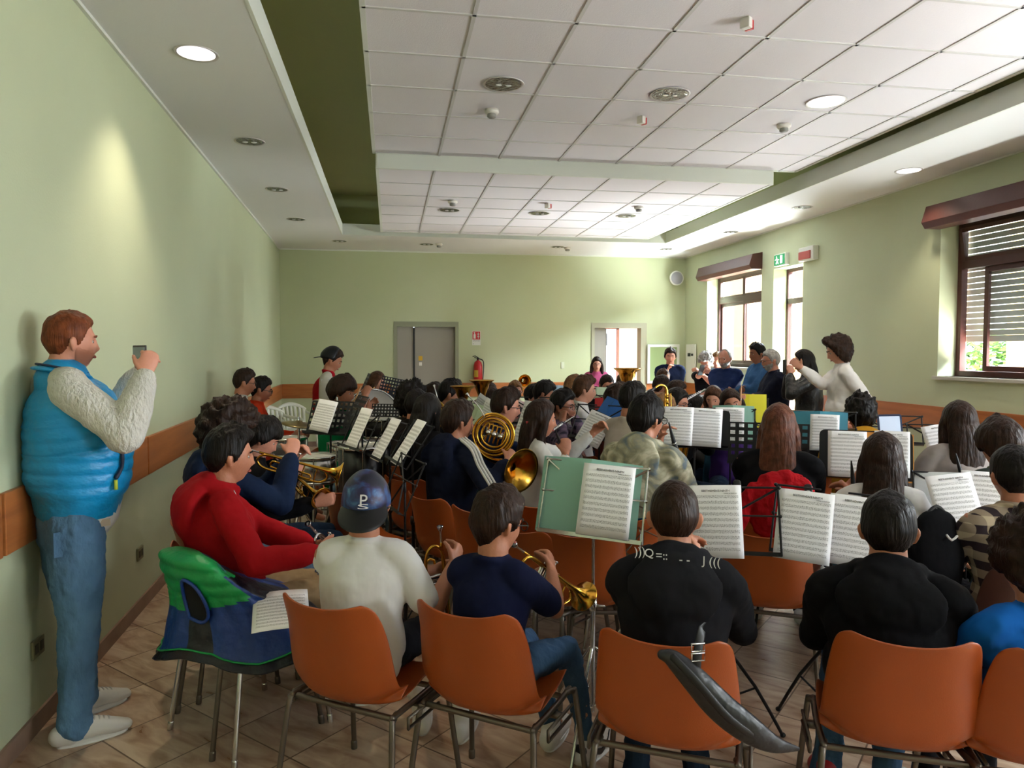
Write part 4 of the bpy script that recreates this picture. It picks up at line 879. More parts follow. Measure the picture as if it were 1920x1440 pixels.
def reed(name, p, d, label, L=.62, m=None, km=None, up=(0, 0, 1), r=.011, bell=True, cat=None):
    m = m or M_BPL; km = km or M_SILVER; t = orient(name, p, d, up, label, cat or name, None); b = MB()
    pr = [(.003, 0), (.006, .03), (.010, .08), (r, .12)]+([(r, L*.5), (r*1.1, L*.85), (r*1.6, L*.93), (r*2.6, L), (r*2.2, L), (.0005, L*.98)] if bell else [(r, L), (.0005, L)])
    b.lathe(pr, 18, Matrix.Rotation(R(-90), 4, 'X')); b.obj('body', m, t); b = MB()
    for i in range(12): y = .15+(L-.25)*i/11; b.ell((0, y, r+.004), (.006, .008, .003), nu=8, nv=6); b.tube([(.006, y, r*.6), (.012, y+.012, r*.9)], .002, 6)
    b.tube([(.012, .14, .006), (.012, L*.8, .006)], .002, 6)
    for y in (.12, L*.45, L*.82): b.lathe([(r+.001, -.004), (r+.003, 0), (r+.001, .004)], 16, Matrix.Translation((0, y, 0)) @ Matrix.Rotation(R(-90), 4, 'X'))
    b.obj('keys', km, t); return t
def bellprof(R0, R1, L): return [(R0, 0), (R0*1.15, L*.35), (R0*1.6, L*.6), (R0*2.6, L*.78), (R1*.62, L*.9), (R1*.9, L*.97), (R1, L), (R1*.99, L*1.005), (R1*.88, L*.965), (R1*.58, L*.885), (R0*2.2, L*.77), (R0*1.1, L*.6)]
def horn(p, d, label, up=(0, 0, 1)):     # french horn: coil in the YZ plane around p, bell toward -Y/-X side
    t = orient('french_horn', p, d, up, label, 'french horn', 'french horns'); b = MB()
    for (rr, x, q) in ((.145, 0, .009), (.128, .018, .008), (.112, -.012, .008), (.09, .016, .007)): b.tube([(x+.006*sin(a*3), rr*cos(a), rr*sin(a)) for a in np.linspace(0, 2*pi, 28)], q, 8, cap=None, closed=True)
    for i in range(5): b.tube([(.02, -.07+.03*i, -.06), (.02, -.07+.03*i, .05), (.02, -.055+.03*i, .06), (.02, -.04+.03*i, .05), (.02, -.04+.03*i, -.04)], .006, 6, 2)
    b.obj('coil', M_GOLD, t); b = MB(); b.tube([(0, .1, .10), (.0, .16, .15), (.0, .24, .19)], [.006, .005, .004], 8, 3); b.lathe([(.004, 0), (.009, .02), (.0125, .035), (.010, .036)], 12, Matrix.Translation((0, .24, .19)) @ Matrix.Rotation(R(-60), 4, 'X')); b.obj('mouthpiece', M_SILVER, t)
    for i in range(3): b = MB(); b.lathe([(.0005, -.03), (.02, -.028), (.02, .028), (.0005, .03)], 16, Matrix.Translation((.03, -.045+.045*i, 0)) @ Matrix.Rotation(R(90), 4, 'Y')); b.obj('rotary_valve', M_SILVER, t)
    b = MB(); b.tube([(0, .10, -.11), (.0, .02, -.16), (-.02, -.06, -.165), (-.05, -.12, -.15)], [.01, .014, .019, .024], 12, 3); b.obj('bell_throat', M_GOLD, t)
    Mb = Matrix.Translation((-.05, -.115, -.15)) @ V((-.55, -.8, .1)).to_track_quat('Z', 'Y').to_matrix().to_4x4(); b = MB(); b.lathe(bellprof(.024, .15, .22), 36, Mb); b.obj('bell', M_GOLD, t); return t
def lowbrass(p, label, sz=1, m=None, name='euphonium', facing=(0, 0, 1), tiltd=(.2, 0, 1), yaw=0):
    t = orient(name, p, (sin(yaw), cos(yaw), 0), (0, 0, 1), label, name, 'upright low brass'); m = m or M_GOLD; b = MB()
    b.lathe(bellprof(.03*sz, .15*sz, .42*sz), 34, Matrix.Translation((0, 0, -.40*sz))); b.obj('bell', m, t)
    b = MB(); b.tube([(0, 0, -.38*sz), (0, 0, -.6*sz), (.03*sz, .0, -.72*sz), (.12*sz, 0, -.76*sz), (.20*sz, 0, -.7*sz), (.21*sz, 0, -.5*sz), (.2*sz, 0, -.3*sz)], [.03*sz, .034*sz, .032*sz, .028*sz, .022*sz, .018*sz, .012*sz], 14, 4)
    b.tube([(.2*sz, 0, -.3*sz), (.17*sz, 0, -.24*sz), (.12*sz, -.02, -.28*sz), (.1*sz, -.03, -.42*sz), (.1*sz, -.03, -.6*sz)], .010*sz, 10, 3); b.tube([(.1*sz, -.02, -.36*sz), (.16*sz, -.06, -.30*sz), (.20*sz, -.16*sz, -.22*sz)], .007, 8, 3); b.obj('tubing', m, t)
    for i in range(3): b = MB(); b.tube([(.08*sz+.045*sz*i, -.035, -.55*sz), (.08*sz+.045*sz*i, -.035, -.38*sz)], .017*sz, 12); b.tube([(.08*sz+.045*sz*i, -.035, -.38*sz), (.08*sz+.045*sz*i, -.035, -.34*sz)], .006, 8); b.obj('valve', M_SILVER, t)
    return t
def drum(x, y, z, r, h, label, shell, name='snare_drum', axis=None, cat='drum', legs=True, head='d8d6cf'):
    t = empty(name, (x, y, 0), 0, label, cat); M = Matrix.Translation((0, 0, z)) @ (axis or Matrix.Identity(4)); b = MB()
    b.lathe([(r, -h/2), (r, h/2)], 36, M); o = b.obj('shell', shell, t); q = o.modifiers.new('s', 'SOLIDIFY'); q.thickness = .006
    for s_ in (-1, 1):
        b = MB(); b.lathe([(.0005, 0), (r*.98, 0)] if s_ > 0 else [(r*.98, 0), (.0005, 0)], 36, M @ Matrix.Translation((0, 0, s_*h/2))); b.obj('drumhead', mat('drumhead_'+head, head, .6), t)
        b = MB(); b.lathe([(r+.004, -.016), (r+.01, -.012), (r+.01, .006), (r+.002, .008), (r-.004, 0), (r+.004, -.016)], 36, M @ Matrix.Translation((0, 0, s_*h/2))); b.obj('hoop', M_CHROME, t)
    b = MB()
    for i in range(8): a = i*pi/4; b.tube([M @ V(((r+.014)*cos(a), (r+.014)*sin(a), -h/2)), M @ V(((r+.014)*cos(a), (r+.014)*sin(a), h/2))], .004, 6)
    b.obj('tension_rods', M_CHROME, t)
    if legs:
        zb = z-h/2
        for i in range(3): a = R(30+120*i); b = MB(); b.tube([(r*.5*cos(a), r*.5*sin(a), zb-.01), (0, 0, zb-.12)], .007, 6) if name == 'snare_drum' else None; b.tube([(0 if name == 'snare_drum' else r*.9*cos(a), 0 if name == 'snare_drum' else r*.9*sin(a), zb-.12 if name == 'snare_drum' else zb+.1), (.26*cos(a), .26*sin(a), .01)], .009, 8); b.obj('leg', M_CHROME, t)
    return t
# ============================================================ WHO IS WHERE
cl = cloth
NAVY, BLACKC, WHITEC = cl('navy_cloth', '18202f'), cl('black_cloth', '121215'), cl('white_cotton', 'd3d1cf', var=.04)
JEANS, DJEANS, LJEANS = cl('denim', '3a5470', bs=25, var=.25), cl('dark_denim', '1c2a3d', bs=25, var=.2), cl('light_denim', '6f8aa3', bs=25, var=.25)
KHAKI, BLKP = cl('khaki', '9c8260'), cl('black_trousers', '15151a')
L = ('long', DJEANS); LB = ('long', BLKP)
def plaid(name, c1, c2, c3, sc=14):
    m, nt, b = newmat(name, .9); tc = nd(nt, 'ShaderNodeTexCoord'); sp = nd(nt, 'ShaderNodeSeparateXYZ'); nt.links.new(tc.outputs['Object'], sp.inputs[0])
    a = mth(nt, 'GREATER_THAN', mth(nt, 'FRACT', mth(nt, 'MULTIPLY', mth(nt, 'ADD', sp.outputs[0], sp.outputs[1]), sc)), .5); c = mth(nt, 'GREATER_THAN', mth(nt, 'FRACT', mth(nt, 'MULTIPLY', sp.outputs[2], sc)), .5)
    nt.links.new(mixc(nt, mth(nt, 'MULTIPLY', mth(nt, 'ADD', a, c), .5), rgb(c1), mixc(nt, mth(nt, 'MULTIPLY', a, c), rgb(c3), rgb(c2))), b.inputs['Base Color']); return m
PLAID = plaid('plaid_cream_brown', 'b9a98e', '2a1c22', '5e4b48'); PLAIDP = plaid('plaid_purple', '6d5a6c', '1d1a2c', '3a2f45', 18)
TIE = mat('tie_dye', 'a9a48c', .9, bump=(9, .5)); nt = TIE.node_tree; n = nd(nt, 'ShaderNodeTexNoise'); n.inputs['Scale'].default_value = 7; n.inputs['Detail'].default_value = 5; n.inputs['Distortion'].default_value = 1.5
r = nd(nt, 'ShaderNodeValToRGB'); r.color_ramp.elements[0].position = .36; r.color_ramp.elements[0].color = (*rgb('5f6b72'), 1); r.color_ramp.elements[1].position = .62; r.color_ramp.elements[1].color = (*rgb('c9c3ab'), 1); e = r.color_ramp.elements.new(.48); e.color = (*rgb('938f76'), 1)
nt.links.new([q for q in nt.nodes if q.type == 'TEX_COORD'][0].outputs['Object'], n.inputs[0]); nt.links.new(n.outputs['Fac'], r.inputs[0]); nt.links.new(r.outputs[0], nt.nodes['Principled BSDF'].inputs['Base Color'])
KNIT = mat('knit_cream', 'cfcbc2', .9, bump=(75, 1.0, (1, 1, .5)), var=.05)
ADULTS = 'grown-ups standing by the windows'
# ---------------- the man filming against the left wall
P = person('man', 'ginger-haired man in bright blue quilted vest standing by the rail holding up a phone', 130, 586, 3.05, 76, ('sweater', KNIT), ('long', cl('washed_denim', '587b9d', bs=30, var=.3)), dict(kind='short', thick=.014, side=.004, quiff=.8), 'red', 'ruddy', stand=True, build=1.0, armk=1.35, torsok=.80, legk=1.24, hemz=.13, hp=0,
           hands=[(262, 700, 3.28), (270, 706, 2.98)], feet=((-.13, .06), (.12, -.03)), shoes=('sh_white2', 'd2cfca'), group=None, hint=(.35, -.1, -1), curl=1.0, hrel=0, vox=.006, beard='stub')
M_VEST = mat('vest_cyan', '0b8cc8', .42, bump=(14, .6, (1, 1, 1.6))); M_VNAVY = mat('vest_navy_trim', '15233f', .6)
def vest_shell(P, m):
    nb, zh = P['nb'], P['zh']; b = MB(); z0, z1 = 1.015, nb.z-.045; N = 70; pa = []; ra = []
    for i in range(N):
        t = i/(N-1); z = z0+(z1-z0)*t; q = abs(sin(pi*(z-z0)/.052))**.6
        rx = np.interp(t, [0, .3, .6, .85, 1], [.20, .215, .228, .205, .115]); ry = np.interp(t, [0, .12, .4, .7, .88, 1], [.170, .195, .200, .182, .150, .100]); yc = np.interp(t, [0, .4, .7, 1], [.035, .045, .025, nb.y+.0])
        pa.append((0, yc, z)); ra.append((rx+.007*q, ry+.007*q))
    b.tube(pa, ra, 48, ref=(1, 0, 0))
    return b
b = vest_shell(P, M_VEST); v_ = b.obj('quilted_vest', M_VEST, P['root'])
b = MB(); nb = P['nb']; b.tube([nb+V((.088*cos(a), .082*sin(a)+.0, -.005-.022*sin(a))) for a in np.linspace(R(-235), R(55), 16)], [(.010, .036)]*16, 10, 2, ref=(0, 0, 1)); b.v[0] = b.v[0]; b.obj('collar', M_VEST, P['root'], voxel=.006)
b = MB(); b.tube([nb+V((.098*cos(a), .094*sin(a)+.0, .012-.022*sin(a))) for a in np.linspace(R(-235), R(55), 16)], .0045, 8, 2); b.obj('collar_stripe', M_VNAVY, P['root'])
b = MB(); b.tube([(.200, .145, 1.24), (.204, .150, 1.19), (.202, .148, 1.14), (.206, .125, 1.10)], [.007, .008, .007, .009], 8, 3); b.obj('pocket_zip', M_VNAVY, P['root'])
b = MB(); b.box(.204, .214, .115, .127, 1.05, 1.09); b.obj('zip_pull', mat('zip_lime', 'b7c23a', .5), P['root'])
b = MB(); b.tube([(0, .04, .975), (0, .04, 1.02)], [(.185, .158), (.19, .165)], 30, 2, ref=(1, 0, 0)); b.obj('shirt_hem', WHITEC, P['root'])
b = MB(); b.box(.168, .172, -.10, -.02, .80, .90); b.obj('back_pocket', cl('washed_denim', '4a6988'), P['root'], smooth=False)
b = MB(); b.box(.160, .166, .05, .11, .895, .925); b.obj('jeans_label', mat('label_cream', 'a89a88', .7), P['root'], smooth=False)
def phone(p, d, label, w=.075, h=.15):
    q = V(p); t = empty('mobile_phone', (0, 0, 0), 0, label, 'phone', None); x = V(d).cross(V((0, 0, 1))).normalized(); M = Matrix((x, V(d).normalized(), x.cross(V(d).normalized()))).transposed().to_4x4(); M.translation = q; t.matrix_world = M
    b = MB(); b.box(-w/2, w/2, -.004, .004, -h/2, h/2); b.obj('case', M_BPL, t, smooth=False, bevel=.003)
    b = MB(); b.box(-w/2+.004, w/2-.004, -.0048, -.004, -h/2+.008, h/2-.008); b.obj('screen', mat('phone_screen', '6b7a80', .15), t, smooth=False); return t
phone(W(262, 664, 3.08), P['F'], 'dark phone held up sideways in the hands of the man in the blue vest', .15, .075)
# ---------------- front row
def T3(p, x, y, z): return p['M'] @ V((x, y, z))
cap = person('cap', 'boy in white t-shirt and galaxy-print cap seated on an orange chair', 686, 889, 2.62, 14, ('tee', WHITEC), ('shorts', BLKP), 'buzz', 'dark', 'tan', hrel=-6, hands=[(822, 1072, 2.84), (846, 1066, 2.72)], hint=(.5, -.1, -1), face=True, socks=('sock_white', 'd8d6d2'), build=1.06, feet=((.12, .50), (.30, .44)), lean=.02)
# cap: crown, brim turned to the back, emblem
vs, fs = sphere(48, 36); p_ = head_base(vs); n_ = p_/np.linalg.norm(p_, axis=1)[:, None]; hz = -.005-.02*np.clip(-p_[:, 1]/.09, -1, 1); mk = smooth(hz-.004, hz+.004, p_[:, 2])
M_GALAXY, nt, bb = newmat('galaxy_print', .45); tc = nd(nt, 'ShaderNodeTexCoord'); no = nd(nt, 'ShaderNodeTexNoise'); no.inputs['Scale'].default_value = 14; no.inputs['Detail'].default_value = 6; no.inputs['Distortion'].default_value = 1
nt.links.new(tc.outputs['Object'], no.inputs[0]); cr = nd(nt, 'ShaderNodeValToRGB'); cr.color_ramp.elements[0].position = .42; cr.color_ramp.elements[0].color = (*rgb('0c1024'), 1); cr.color_ramp.elements[1].position = .86; cr.color_ramp.elements[1].color = (*rgb('6aa3c4'), 1)
e = cr.color_ramp.elements.new(.52); e.color = (*rgb('241d4a'), 1); e = cr.color_ramp.elements.new(.63); e.color = (*rgb('274a7c'), 1); nt.links.new(no.outputs['Fac'], cr.inputs[0]); nt.links.new(cr.outputs[0], bb.inputs['Base Color'])
b = MB(); b.add(xf(p_+n_*(mk*.017-(1-mk)*.02)[:, None], cap['HM']), fs); b.obj('cap_crown', M_GALAXY, cap['root'])
b = MB(); HM = cap['HM']
def brim(u, t): a = R(205+130*u); r = .094+.072*t*sin(pi*u)**.6; return HM @ V((r*cos(a)*.86, r*sin(a)*1.02-.005, .010-.012*sin(pi*u)-.075*t*sin(pi*u)**.6))
grid_mesh(b, lambda u, t: tuple(brim(u, t)), 20, 8); o = b.obj('cap_brim', M_BLACK, cap['root']); q = o.modifiers.new('s', 'SOLIDIFY'); q.thickness = .004
b = MB(); b.tube([HM @ V((.097*cos(a)*.84, .112*sin(a), -.004+.014*sin(a)*1)) for a in np.linspace(R(180), R(360), 16)], [(.004, .012)]*16, 8, ref=(0, 0, 1)); b.obj('cap_band', M_BLACK, cap['root'])
lg = bpy.data.objects.new('emblem', None); C.objects.link(lg); lg.parent = cap['root']; lg.matrix_local = HM @ Matrix.Translation((.006, -.121, .022)) @ Matrix.Rotation(R(-12), 4, 'X')
ML = mat('emblem_white', 'd9d6dc', .5); text('letter_p', 'P', .062, ML, lg, (0, 0, .006)); text('letter_s', 'S', .05, ML, lg, (0, -.0006, -.014), (R(90-0), 0, 0)).scale = (2.0, .5, 1)
tee = person('tee', 'boy with glasses and navy t-shirt playing trumpet on an orange chair', 932, 913, 2.52, 28, ('tee', cl('navy_tee', '161b38')), ('long', JEANS), 'med', 'dark', 'tan', hrel=24, hands=[(1000, 1085, 2.88), (1034, 1072, 2.74)], glasses=True, shoes=('sh_white2', 'd2cfca'), feet=((.0, .50), (.17, .46)), hint=(.6, -.2, -1), hp=12)
hood = person('hoodprint', 'boy with cropped hair in black hoodie with white print across the back', 1265, 905, 2.36, -2, ('hoodie', cl('black_hoodie', '1c1c20')), ('long', DJEANS), 'buzz', 'dark', 'tan', hands=[(1262, 1045, 2.62), (1322, 1058, 2.56)], shoes=('sh_black', '17171a', 'sole_white', 'd9d8d4'), feet=((-.12, .16), (.09, .18)), s=.95, hint=(.5, -.1, -1))
MP = mat('print_white', 'c9c9c4', .6); b = hood
t_ = W(1222, 1084, 1.96); 
for (body, u, v) in ((')))', 1198, 1079), ('Q', 1217, 1080), ('=::', 1243, 1083), ('- -', 1290, 1088), ('J', 1330, 1090), ('(((', 1352, 1093)):
    p = W(u, v, 2.0); q = hood['M'].inverted() @ p; s_ = abs(q.x)/.19; o = text('back_print', body, .036, MP, hood['root'], (q.x, -.150+.05*s_*s_, q.z), (R(66), 0, q.x*-1.2))
black = person('blackhood', 'broad boy in plain black hoodie and jeans seen from behind', 1667, 925, 2.36, -4, ('hoodie', cl('black_hoodie2', '131316')), ('long', JEANS), 'short', 'black', 'tan', hands='lap', shoes=('sh_red', '9c1420', 'sole_white', 'd9d8d4'), feet=((-.17, .22), (.02, .14)), build=1.08, s=.98)
bluek = person('bluecurl', 'curly-haired child in bright blue sweater at the edge of the picture', 1936, 968, 2.2, -34, ('sweater', cl('blue_sweater', '1660b4')), LB, 'curly', 'dark', 'tan', hands='lap', shoes=('sh_black', '17171a'), feet=((-.12, .35), (.1, .38)), s=.86)
plaidb = person('plaid', 'boy in cream and brown checked shirt seated on the brown chair', 1903, 838, 2.95, -24, ('shirt', PLAID), LB, 'short', 'black', 'tan', hands='lap', s=.98)
redb = person('red', 'boy in red hoodie and khaki trousers with a silver trumpet on his lap', 428, 799, 3.12, 80, ('hoodie', cl('red_hoodie', '9c1219')), ('long', KHAKI), 'med', 'black', 'tan', hoodk=1.2, hands=[(612, 1040, 3.2), (592, 1036, 2.98)], hp=4, lean=-.05, shoes=('sh_white2', 'd2cfca'), hrel=0, feet=((-.1, .48), (.12, .52)))
b = MB(); p0 = redb['M'].inverted() @ W(487, 915, 2.95); b.tube([redb['nb']+V((.10, .03, -.01)), redb['nb']+V((.155, .035, -.05)), redb['nb']+V((.19, .03, -.12))], .003, 6, 2); b.obj('white_piping', WHITEC, redb['root'])
curl_ = person('curly', 'boy with a mop of dark curls in navy hoodie blowing a trumpet', 424, 750, 3.6, 78, ('hoodie', cl('navy_hoodie', '16233c')), ('long', LJEANS), 'afro', 'dark', 'ruddy', hands=[(548, 862, 3.85), (545, 858, 3.68)], hp=12, lean=-.02, shoes=('sh_white', 'd8d6d2'))
blk = person('blackjacket', 'boy in black jacket bending his head over a trumpet', 488, 779, 4.12, 84, ('jacket', BLACKC), L, 'bangs', 'black', 'ruddy', hands=[(545, 888, 4.0), (588, 944, 3.9)], hp=28, far=True)
wht = person('whitekid', 'small boy with glasses and white t-shirt near the wall rail', 457, 692, 6.4, 84, ('tee', cl('speckled_white', 'c9cbc6', var=.3)), LB, 'fade', 'dark', 'tan', glasses=True, far=True, hp=10, stand=True, hands='side')
org = person('orangekid', 'boy with glasses in bright orange-red top with a black stripe', 488, 706, 6.8, 90, ('shirt', cl('orange_red_shirt', 'c93a1c')), LB, 'short', 'black', 'tan', glasses=True, far=True, hp=14, hands=[(560, 815, 7.0), (548, 818, 6.7)])
b = MB(); b.box(.13, .19, -.05, -.02, .85, 1.08); b.obj('black_stripe', BLACKC, org['root'], smooth=False, bevel=.01)
# ---------------- percussion corner
var = person('varsity', 'standing boy with backwards cap in red and white varsity jacket', 622, 652, 7.2, 96, ('jacket', cl('varsity_red', 'ab1220'), cl('varsity_sleeve', 'c9c4b6', var=.05)), ('long', LJEANS), 'fade', 'dark', 'tan', stand=True, hp=24, hands='side', build=1.05, hrel=-4, group=None)
mk3 = mk*smooth(.045, .02, p_[:, 1]); b = MB(); b.add(xf(p_+n_*(mk3*.022-(1-mk3)*.02)[:, None]+np.array((0, -.008, .008)), var['HM']), fs); b.tube([var['HM'] @ V(q) for q in ((0, -.09, .0), (0, -.13, -.02), (0, -.16, -.04))], [(.07, .006), (.06, .005), (.03, .004)], 14, 3, ref=(1, 0, 0)); b.obj('cap', M_BLACK, var['root'])
b = MB(); b.box(.215, .222, -.06, .04, 1.30, 1.36); b.obj('jacket_lettering', WHITEC, var['root'], smooth=False)
b = MB(); b.tube([(.19, .06, 1.0), (.2, .07, 1.12)], .009, 8); b.obj('pocket_piping', WHITEC, var['root'])
grn = person('green', 'small boy in green and white jersey playing a drum beside the varsity jacket', 640, 703, 6.0, 104, ('tee', cl('green_jersey', '0f7a48', var=.1), cl('jersey_white', 'c9ccc6', var=.05)), ('long', LJEANS), 'bowl', 'dark', 'tan', hp=12, hands=[(690, 768, 6.6), (684, 745, 6.2)], far=True)
gl1 = person('longgirl', 'girl with very long brown hair and white blouse at the glockenspiel', 706, 697, 8.3, 112, ('shirt', WHITEC), L, 'longer', 'brown', 'fair', far=True, hands='play')
# ---------------- middle of the band
far = dict(far=True)
person('afroback', 'musician with round black afro hair seen from behind near the glockenspiel', 771, 716, 5.7, 35, ('sweater', cl('dark_brown_top', '231d1b')), L, 'afro', 'black', 'tan', **far)
person('darkback', 'boy with short dark hair in dark top below the afro-haired musician', 781, 731, 5.5, 45, ('jacket', cl('dark_brown_top', '231d1b')), L, 'short', 'black', 'tan', **far)
person('lighthair', 'boy with brown fringe playing beside the boy with the euphonium', 813, 718, 6.95, 80, ('shirt', cl('pinkish_top', '5c4a50')), L, 'bangs', 'dark', 'ruddy', hands='play', **far)
eup = person('euphboy', 'boy with dark quiff and black patterned shirt playing a euphonium', 843, 711, 6.35, 84, ('tee', cl('black_pattern', '1c1b1e', var=.5)), L, 'med', 'black', 'tan', hands='play', hp=14, **far)
girlb = person('blackgirl', 'girl with long straight black hair and black top facing away', 801, 739, 4.9, 42, ('sweater', BLACKC), LB, 'longer', 'black', 'tan', hands='play', far=True, s=.98)
adi = person('stripes', 'boy in navy track jacket with three white sleeve stripes playing french horn', 858, 751, 4.28, 52, ('hoodie', cl('navy_track', '151b2e')), ('long', BLKP), 'med', 'dark', 'tan', hands=[(905, 800, 4.6), (950, 868, 4.15)], s=.94, hrel=14, far=False, hint=(1.0, -.1, -.7), shoes=('sh_white', 'd8d6d2'))
S, E, Wr = adi['arms'][1]
for k_ in (-1, 0, 1):
    b = MB(); n0 = (E-S).normalized(); sdv = V((1, -.25, .1)).normalized(); tv = n0.cross(sdv).normalized(); up0 = S-n0*.02
    b.tube([up0+V((-.05, 0, .085))+tv*.018*k_, S+sdv*.062+V((0, 0, .045))+tv*.018*k_, S+n0*.06+sdv*.088+tv*.018*k_, S+n0*.16+sdv*.084+tv*.018*k_, E-n0*.02+sdv*.078+tv*.018*k_], [(.010, .006)]*5, 8, 4); b.obj('sleeve_stripe', WHITEC, adi['root'])
mous = person('moustache', 'man with glasses and moustache in navy t-shirt among the young players', 948, 728, 5.1, 84, ('tee', cl('navy_tee2', '16203a')), L, 'med', 'dark', 'ruddy', glasses=True, hp=8, far=True, build=1.1, group='young musicians seated in the band')
b = MB(); b.tube([mous['HM'] @ V(q) for q in ((-.03, .088, -.052), (0, .102, -.046), (.03, .088, -.052))], [.004, .006, .004], 8, 2); b.obj('moustache', M_HAIR['dark'], mous['root'])
clg = person('clarinetgirl', 'girl with long dark hair and white blouse reaching out to turn her page', 1013, 750, 4.6, 76, ('shirt', cl('white_blouse', 'cfcdc6', var=.04)), ('long', LJEANS), 'longer', 'dark', 'tan', hands=[(1112, 812, 4.75), (1060, 852, 4.5)], far=True, s=.98)
person('whiteboy', 'tall dark-haired boy in white shirt looking down behind the flute player', 1019, 713, 7, 88, ('shirt', WHITEC), L, 'med', 'black', 'tan', hp=20, **far)
person('smallface', 'small boy with black fringe between the two white shirts', 1000, 721, 7.9, 120, ('tee', cl('grey_top', '6d6b6b')), L, 'bangs', 'black', 'fair', **far)
person('hatface', 'boy with glinting glasses and reddish hair beside the shiny round horn bell', 966, 714, 8.2, 172, ('shirt', cl('pale_pink_shirt', 'cbb4ad')), L, 'short', 'light', 'ruddy', glasses=True, **far)
person('behindbrass', 'dark-haired child half hidden behind the upright brass bell', 920, 727, 7.2, 60, ('tee', WHITEC), L, 'short', 'dark', 'tan', **far)
person('behindbrass2', 'dark-haired child peeping over the brass bell at the wall rail', 918, 718, 9.1, 60, ('tee', cl('grey_top', '6d6b6b')), L, 'short', 'dark', 'tan', **far)
flu = person('flute', 'boy with glasses in purple plaid shirt playing a silver flute', 1055, 730, 5.6, 112, ('shirt', PLAIDP), ('long', KHAKI), 'med', 'black', 'dark', glasses=True, hands=[(1074, 775, 5.6), (1055, 790, 5.4)], far=True)
person('quiff', 'boy with brown quiff and white shirt with a dark collar', 1096, 704, 6.5, 84, ('shirt', WHITEC), ('long', KHAKI), 'med', 'brown', 'fair', far=True, s=1.02)
person('hairbow', 'fair-haired girl with a pink bow behind the boy with the quiff', 1077, 703, 7.3, 96, ('shirt', WHITEC), L, 'long', 'light', 'fair', **far)
person('pinkwoman', 'woman in pink sweater with folded arms leaning by the open door', 1119, 669, 11.6, 176, ('sweater', cl('pink_sweater', 'b4527a')), LB, 'long', 'dark', 'fair', stand=True, hands='crossed', glasses=True, far=True, group=ADULTS)
person('tubaL', 'boy with glasses and dark hair below the woman in pink', 1137, 703, 8.55, 150, ('tee', BLACKC), L, 'short', 'dark', 'tan', glasses=True, hp=16, **far)
person('tubaR', 'brown-haired boy holding the tuba in front of the open door', 1168, 701, 9.3, 150, ('tee', cl('grey_top', '6d6b6b')), L, 'short', 'brown', 'tan', **far)
person('wavy', 'woman with long dark wavy hair turned toward the windows', 1158, 719, 5.85, 70, ('shirt', cl('dusty_red_top', '6d3a34')), L, 'wavy', 'dark', 'tan', **far)
person('tanneck', 'boy in off-white t-shirt with short dark hair and bare neck', 1186, 716, 4.85, 48, ('tee', cl('offwhite_tee', 'b8aea2', var=.05)), L, 'fade', 'black', 'tan', far=True, hrel=10, s=1.0)
tie = person('tiedye', 'boy with glasses in beige tie-dye hoodie seen from behind', 1212, 741, 3.85, 26, ('hoodie', TIE), ('long', DJEANS), 'med', 'black', 'tan', glasses=True, hrel=18, hands=[(1236, 830, 4.0), (1268, 880, 3.9)], build=1.05, s=1.06)
person('corner1', 'boy with short brown hair in front of the glass notice cabinet', 1243, 692, 9.2, 150, ('tee', WHITEC), L, 'short', 'brown', 'tan', **far)
person('corner2', 'boy in white shirt with dark hair below the man in navy', 1240, 704, 8.0, 60, ('tee', WHITEC), L, 'short', 'dark', 'tan', **far)
person('headband', 'woman with dark parted hair behind the saxophone', 1268, 714, 6.5, 110, ('sweater', cl('grey_top', '6d6b6b')), L, 'long', 'dark', 'tan', **far)
person('saxkid', 'light-brown-haired child playing the saxophone', 1240, 738, 5.5, 95, ('tee', cl('blue_floral', '4f6f9a', var=.5)), L, 'bangs', 'light', 'tan', hands=[(1250, 800, 5.2), (1246, 815, 5.1)], **far)
person('flutegirl', 'girl with dark fringe and glasses playing a silver flute', 1268, 728, 5.65, 118, ('sweater', BLACKC), L, 'long', 'black', 'tan', glasses=True, hands='play', **far)
person('darkgirl', 'black-haired girl with small flute behind the open black score', 1300, 740, 6.4, 78, ('sweater', BLACKC), L, 'long', 'black', 'tan', hands='play', **far)
person('brownread', 'girl with long brown hair reading behind pale blue pages', 1338, 723, 7.15, 190, ('sweater', cl('grey_top', '6d6b6b')), L, 'long', 'brown', 'fair', hp=20, **far)
person('purple', 'dark-haired girl in purple tilting her head behind the yellow folder', 1372, 729, 5.95, 176, ('sweater', cl('purple_top', '3a235c')), L, 'long', 'dark', 'tan', roll=14, hands=[(1388, 790, 6.0), (1384, 765, 6.0)], **far)
lg2 = person('longback', 'girl with very long straight chestnut hair and black top seen from behind', 1461, 759, 3.95, 2, ('sweater', BLACKC), LB, dict(kind='long', thick=.018, side=.014, noise=(.12, 22), long=.60), 'chest', 'tan', s=1.02, hands='play', build=1.05)
person('peek', 'dark head just showing beside the long chestnut hair', 1500, 779, 5.2, -10, ('sweater', BLACKC), LB, 'short', 'black', 'tan', **far)
yel = person('yellow', 'boy with short black curls in mustard hoodie', 1615, 739, 4.7, -16, ('hoodie', cl('mustard', 'b98423')), LB, dict(kind='short', thick=.034, side=.016, noise=(.6, 52), sz=1), 'black', 'tan', hands='play', s=1.04)
wg = person('whitegirl', 'girl with shoulder-length dark hair and white t-shirt seen from behind', 1655, 813, 3.5, -4, ('tee', WHITEC), LB, dict(kind='long', thick=.022, side=.018, noise=(.15, 22), long=.26), 'dark', 'tan', hands=[(1598, 905, 3.7), (1602, 935, 3.65)], s=.92, hrel=-6)
gg = person('greygirl', 'girl with long dark brown hair in grey cardigan beside the window wall', 1800, 753, 4.25, -24, ('sweater', cl('grey_cardigan', '8d8480')), L, 'longer', 'dark', 'fair', hands=[(1745, 870, 4.3), (1760, 905, 4.2)], s=1.04)
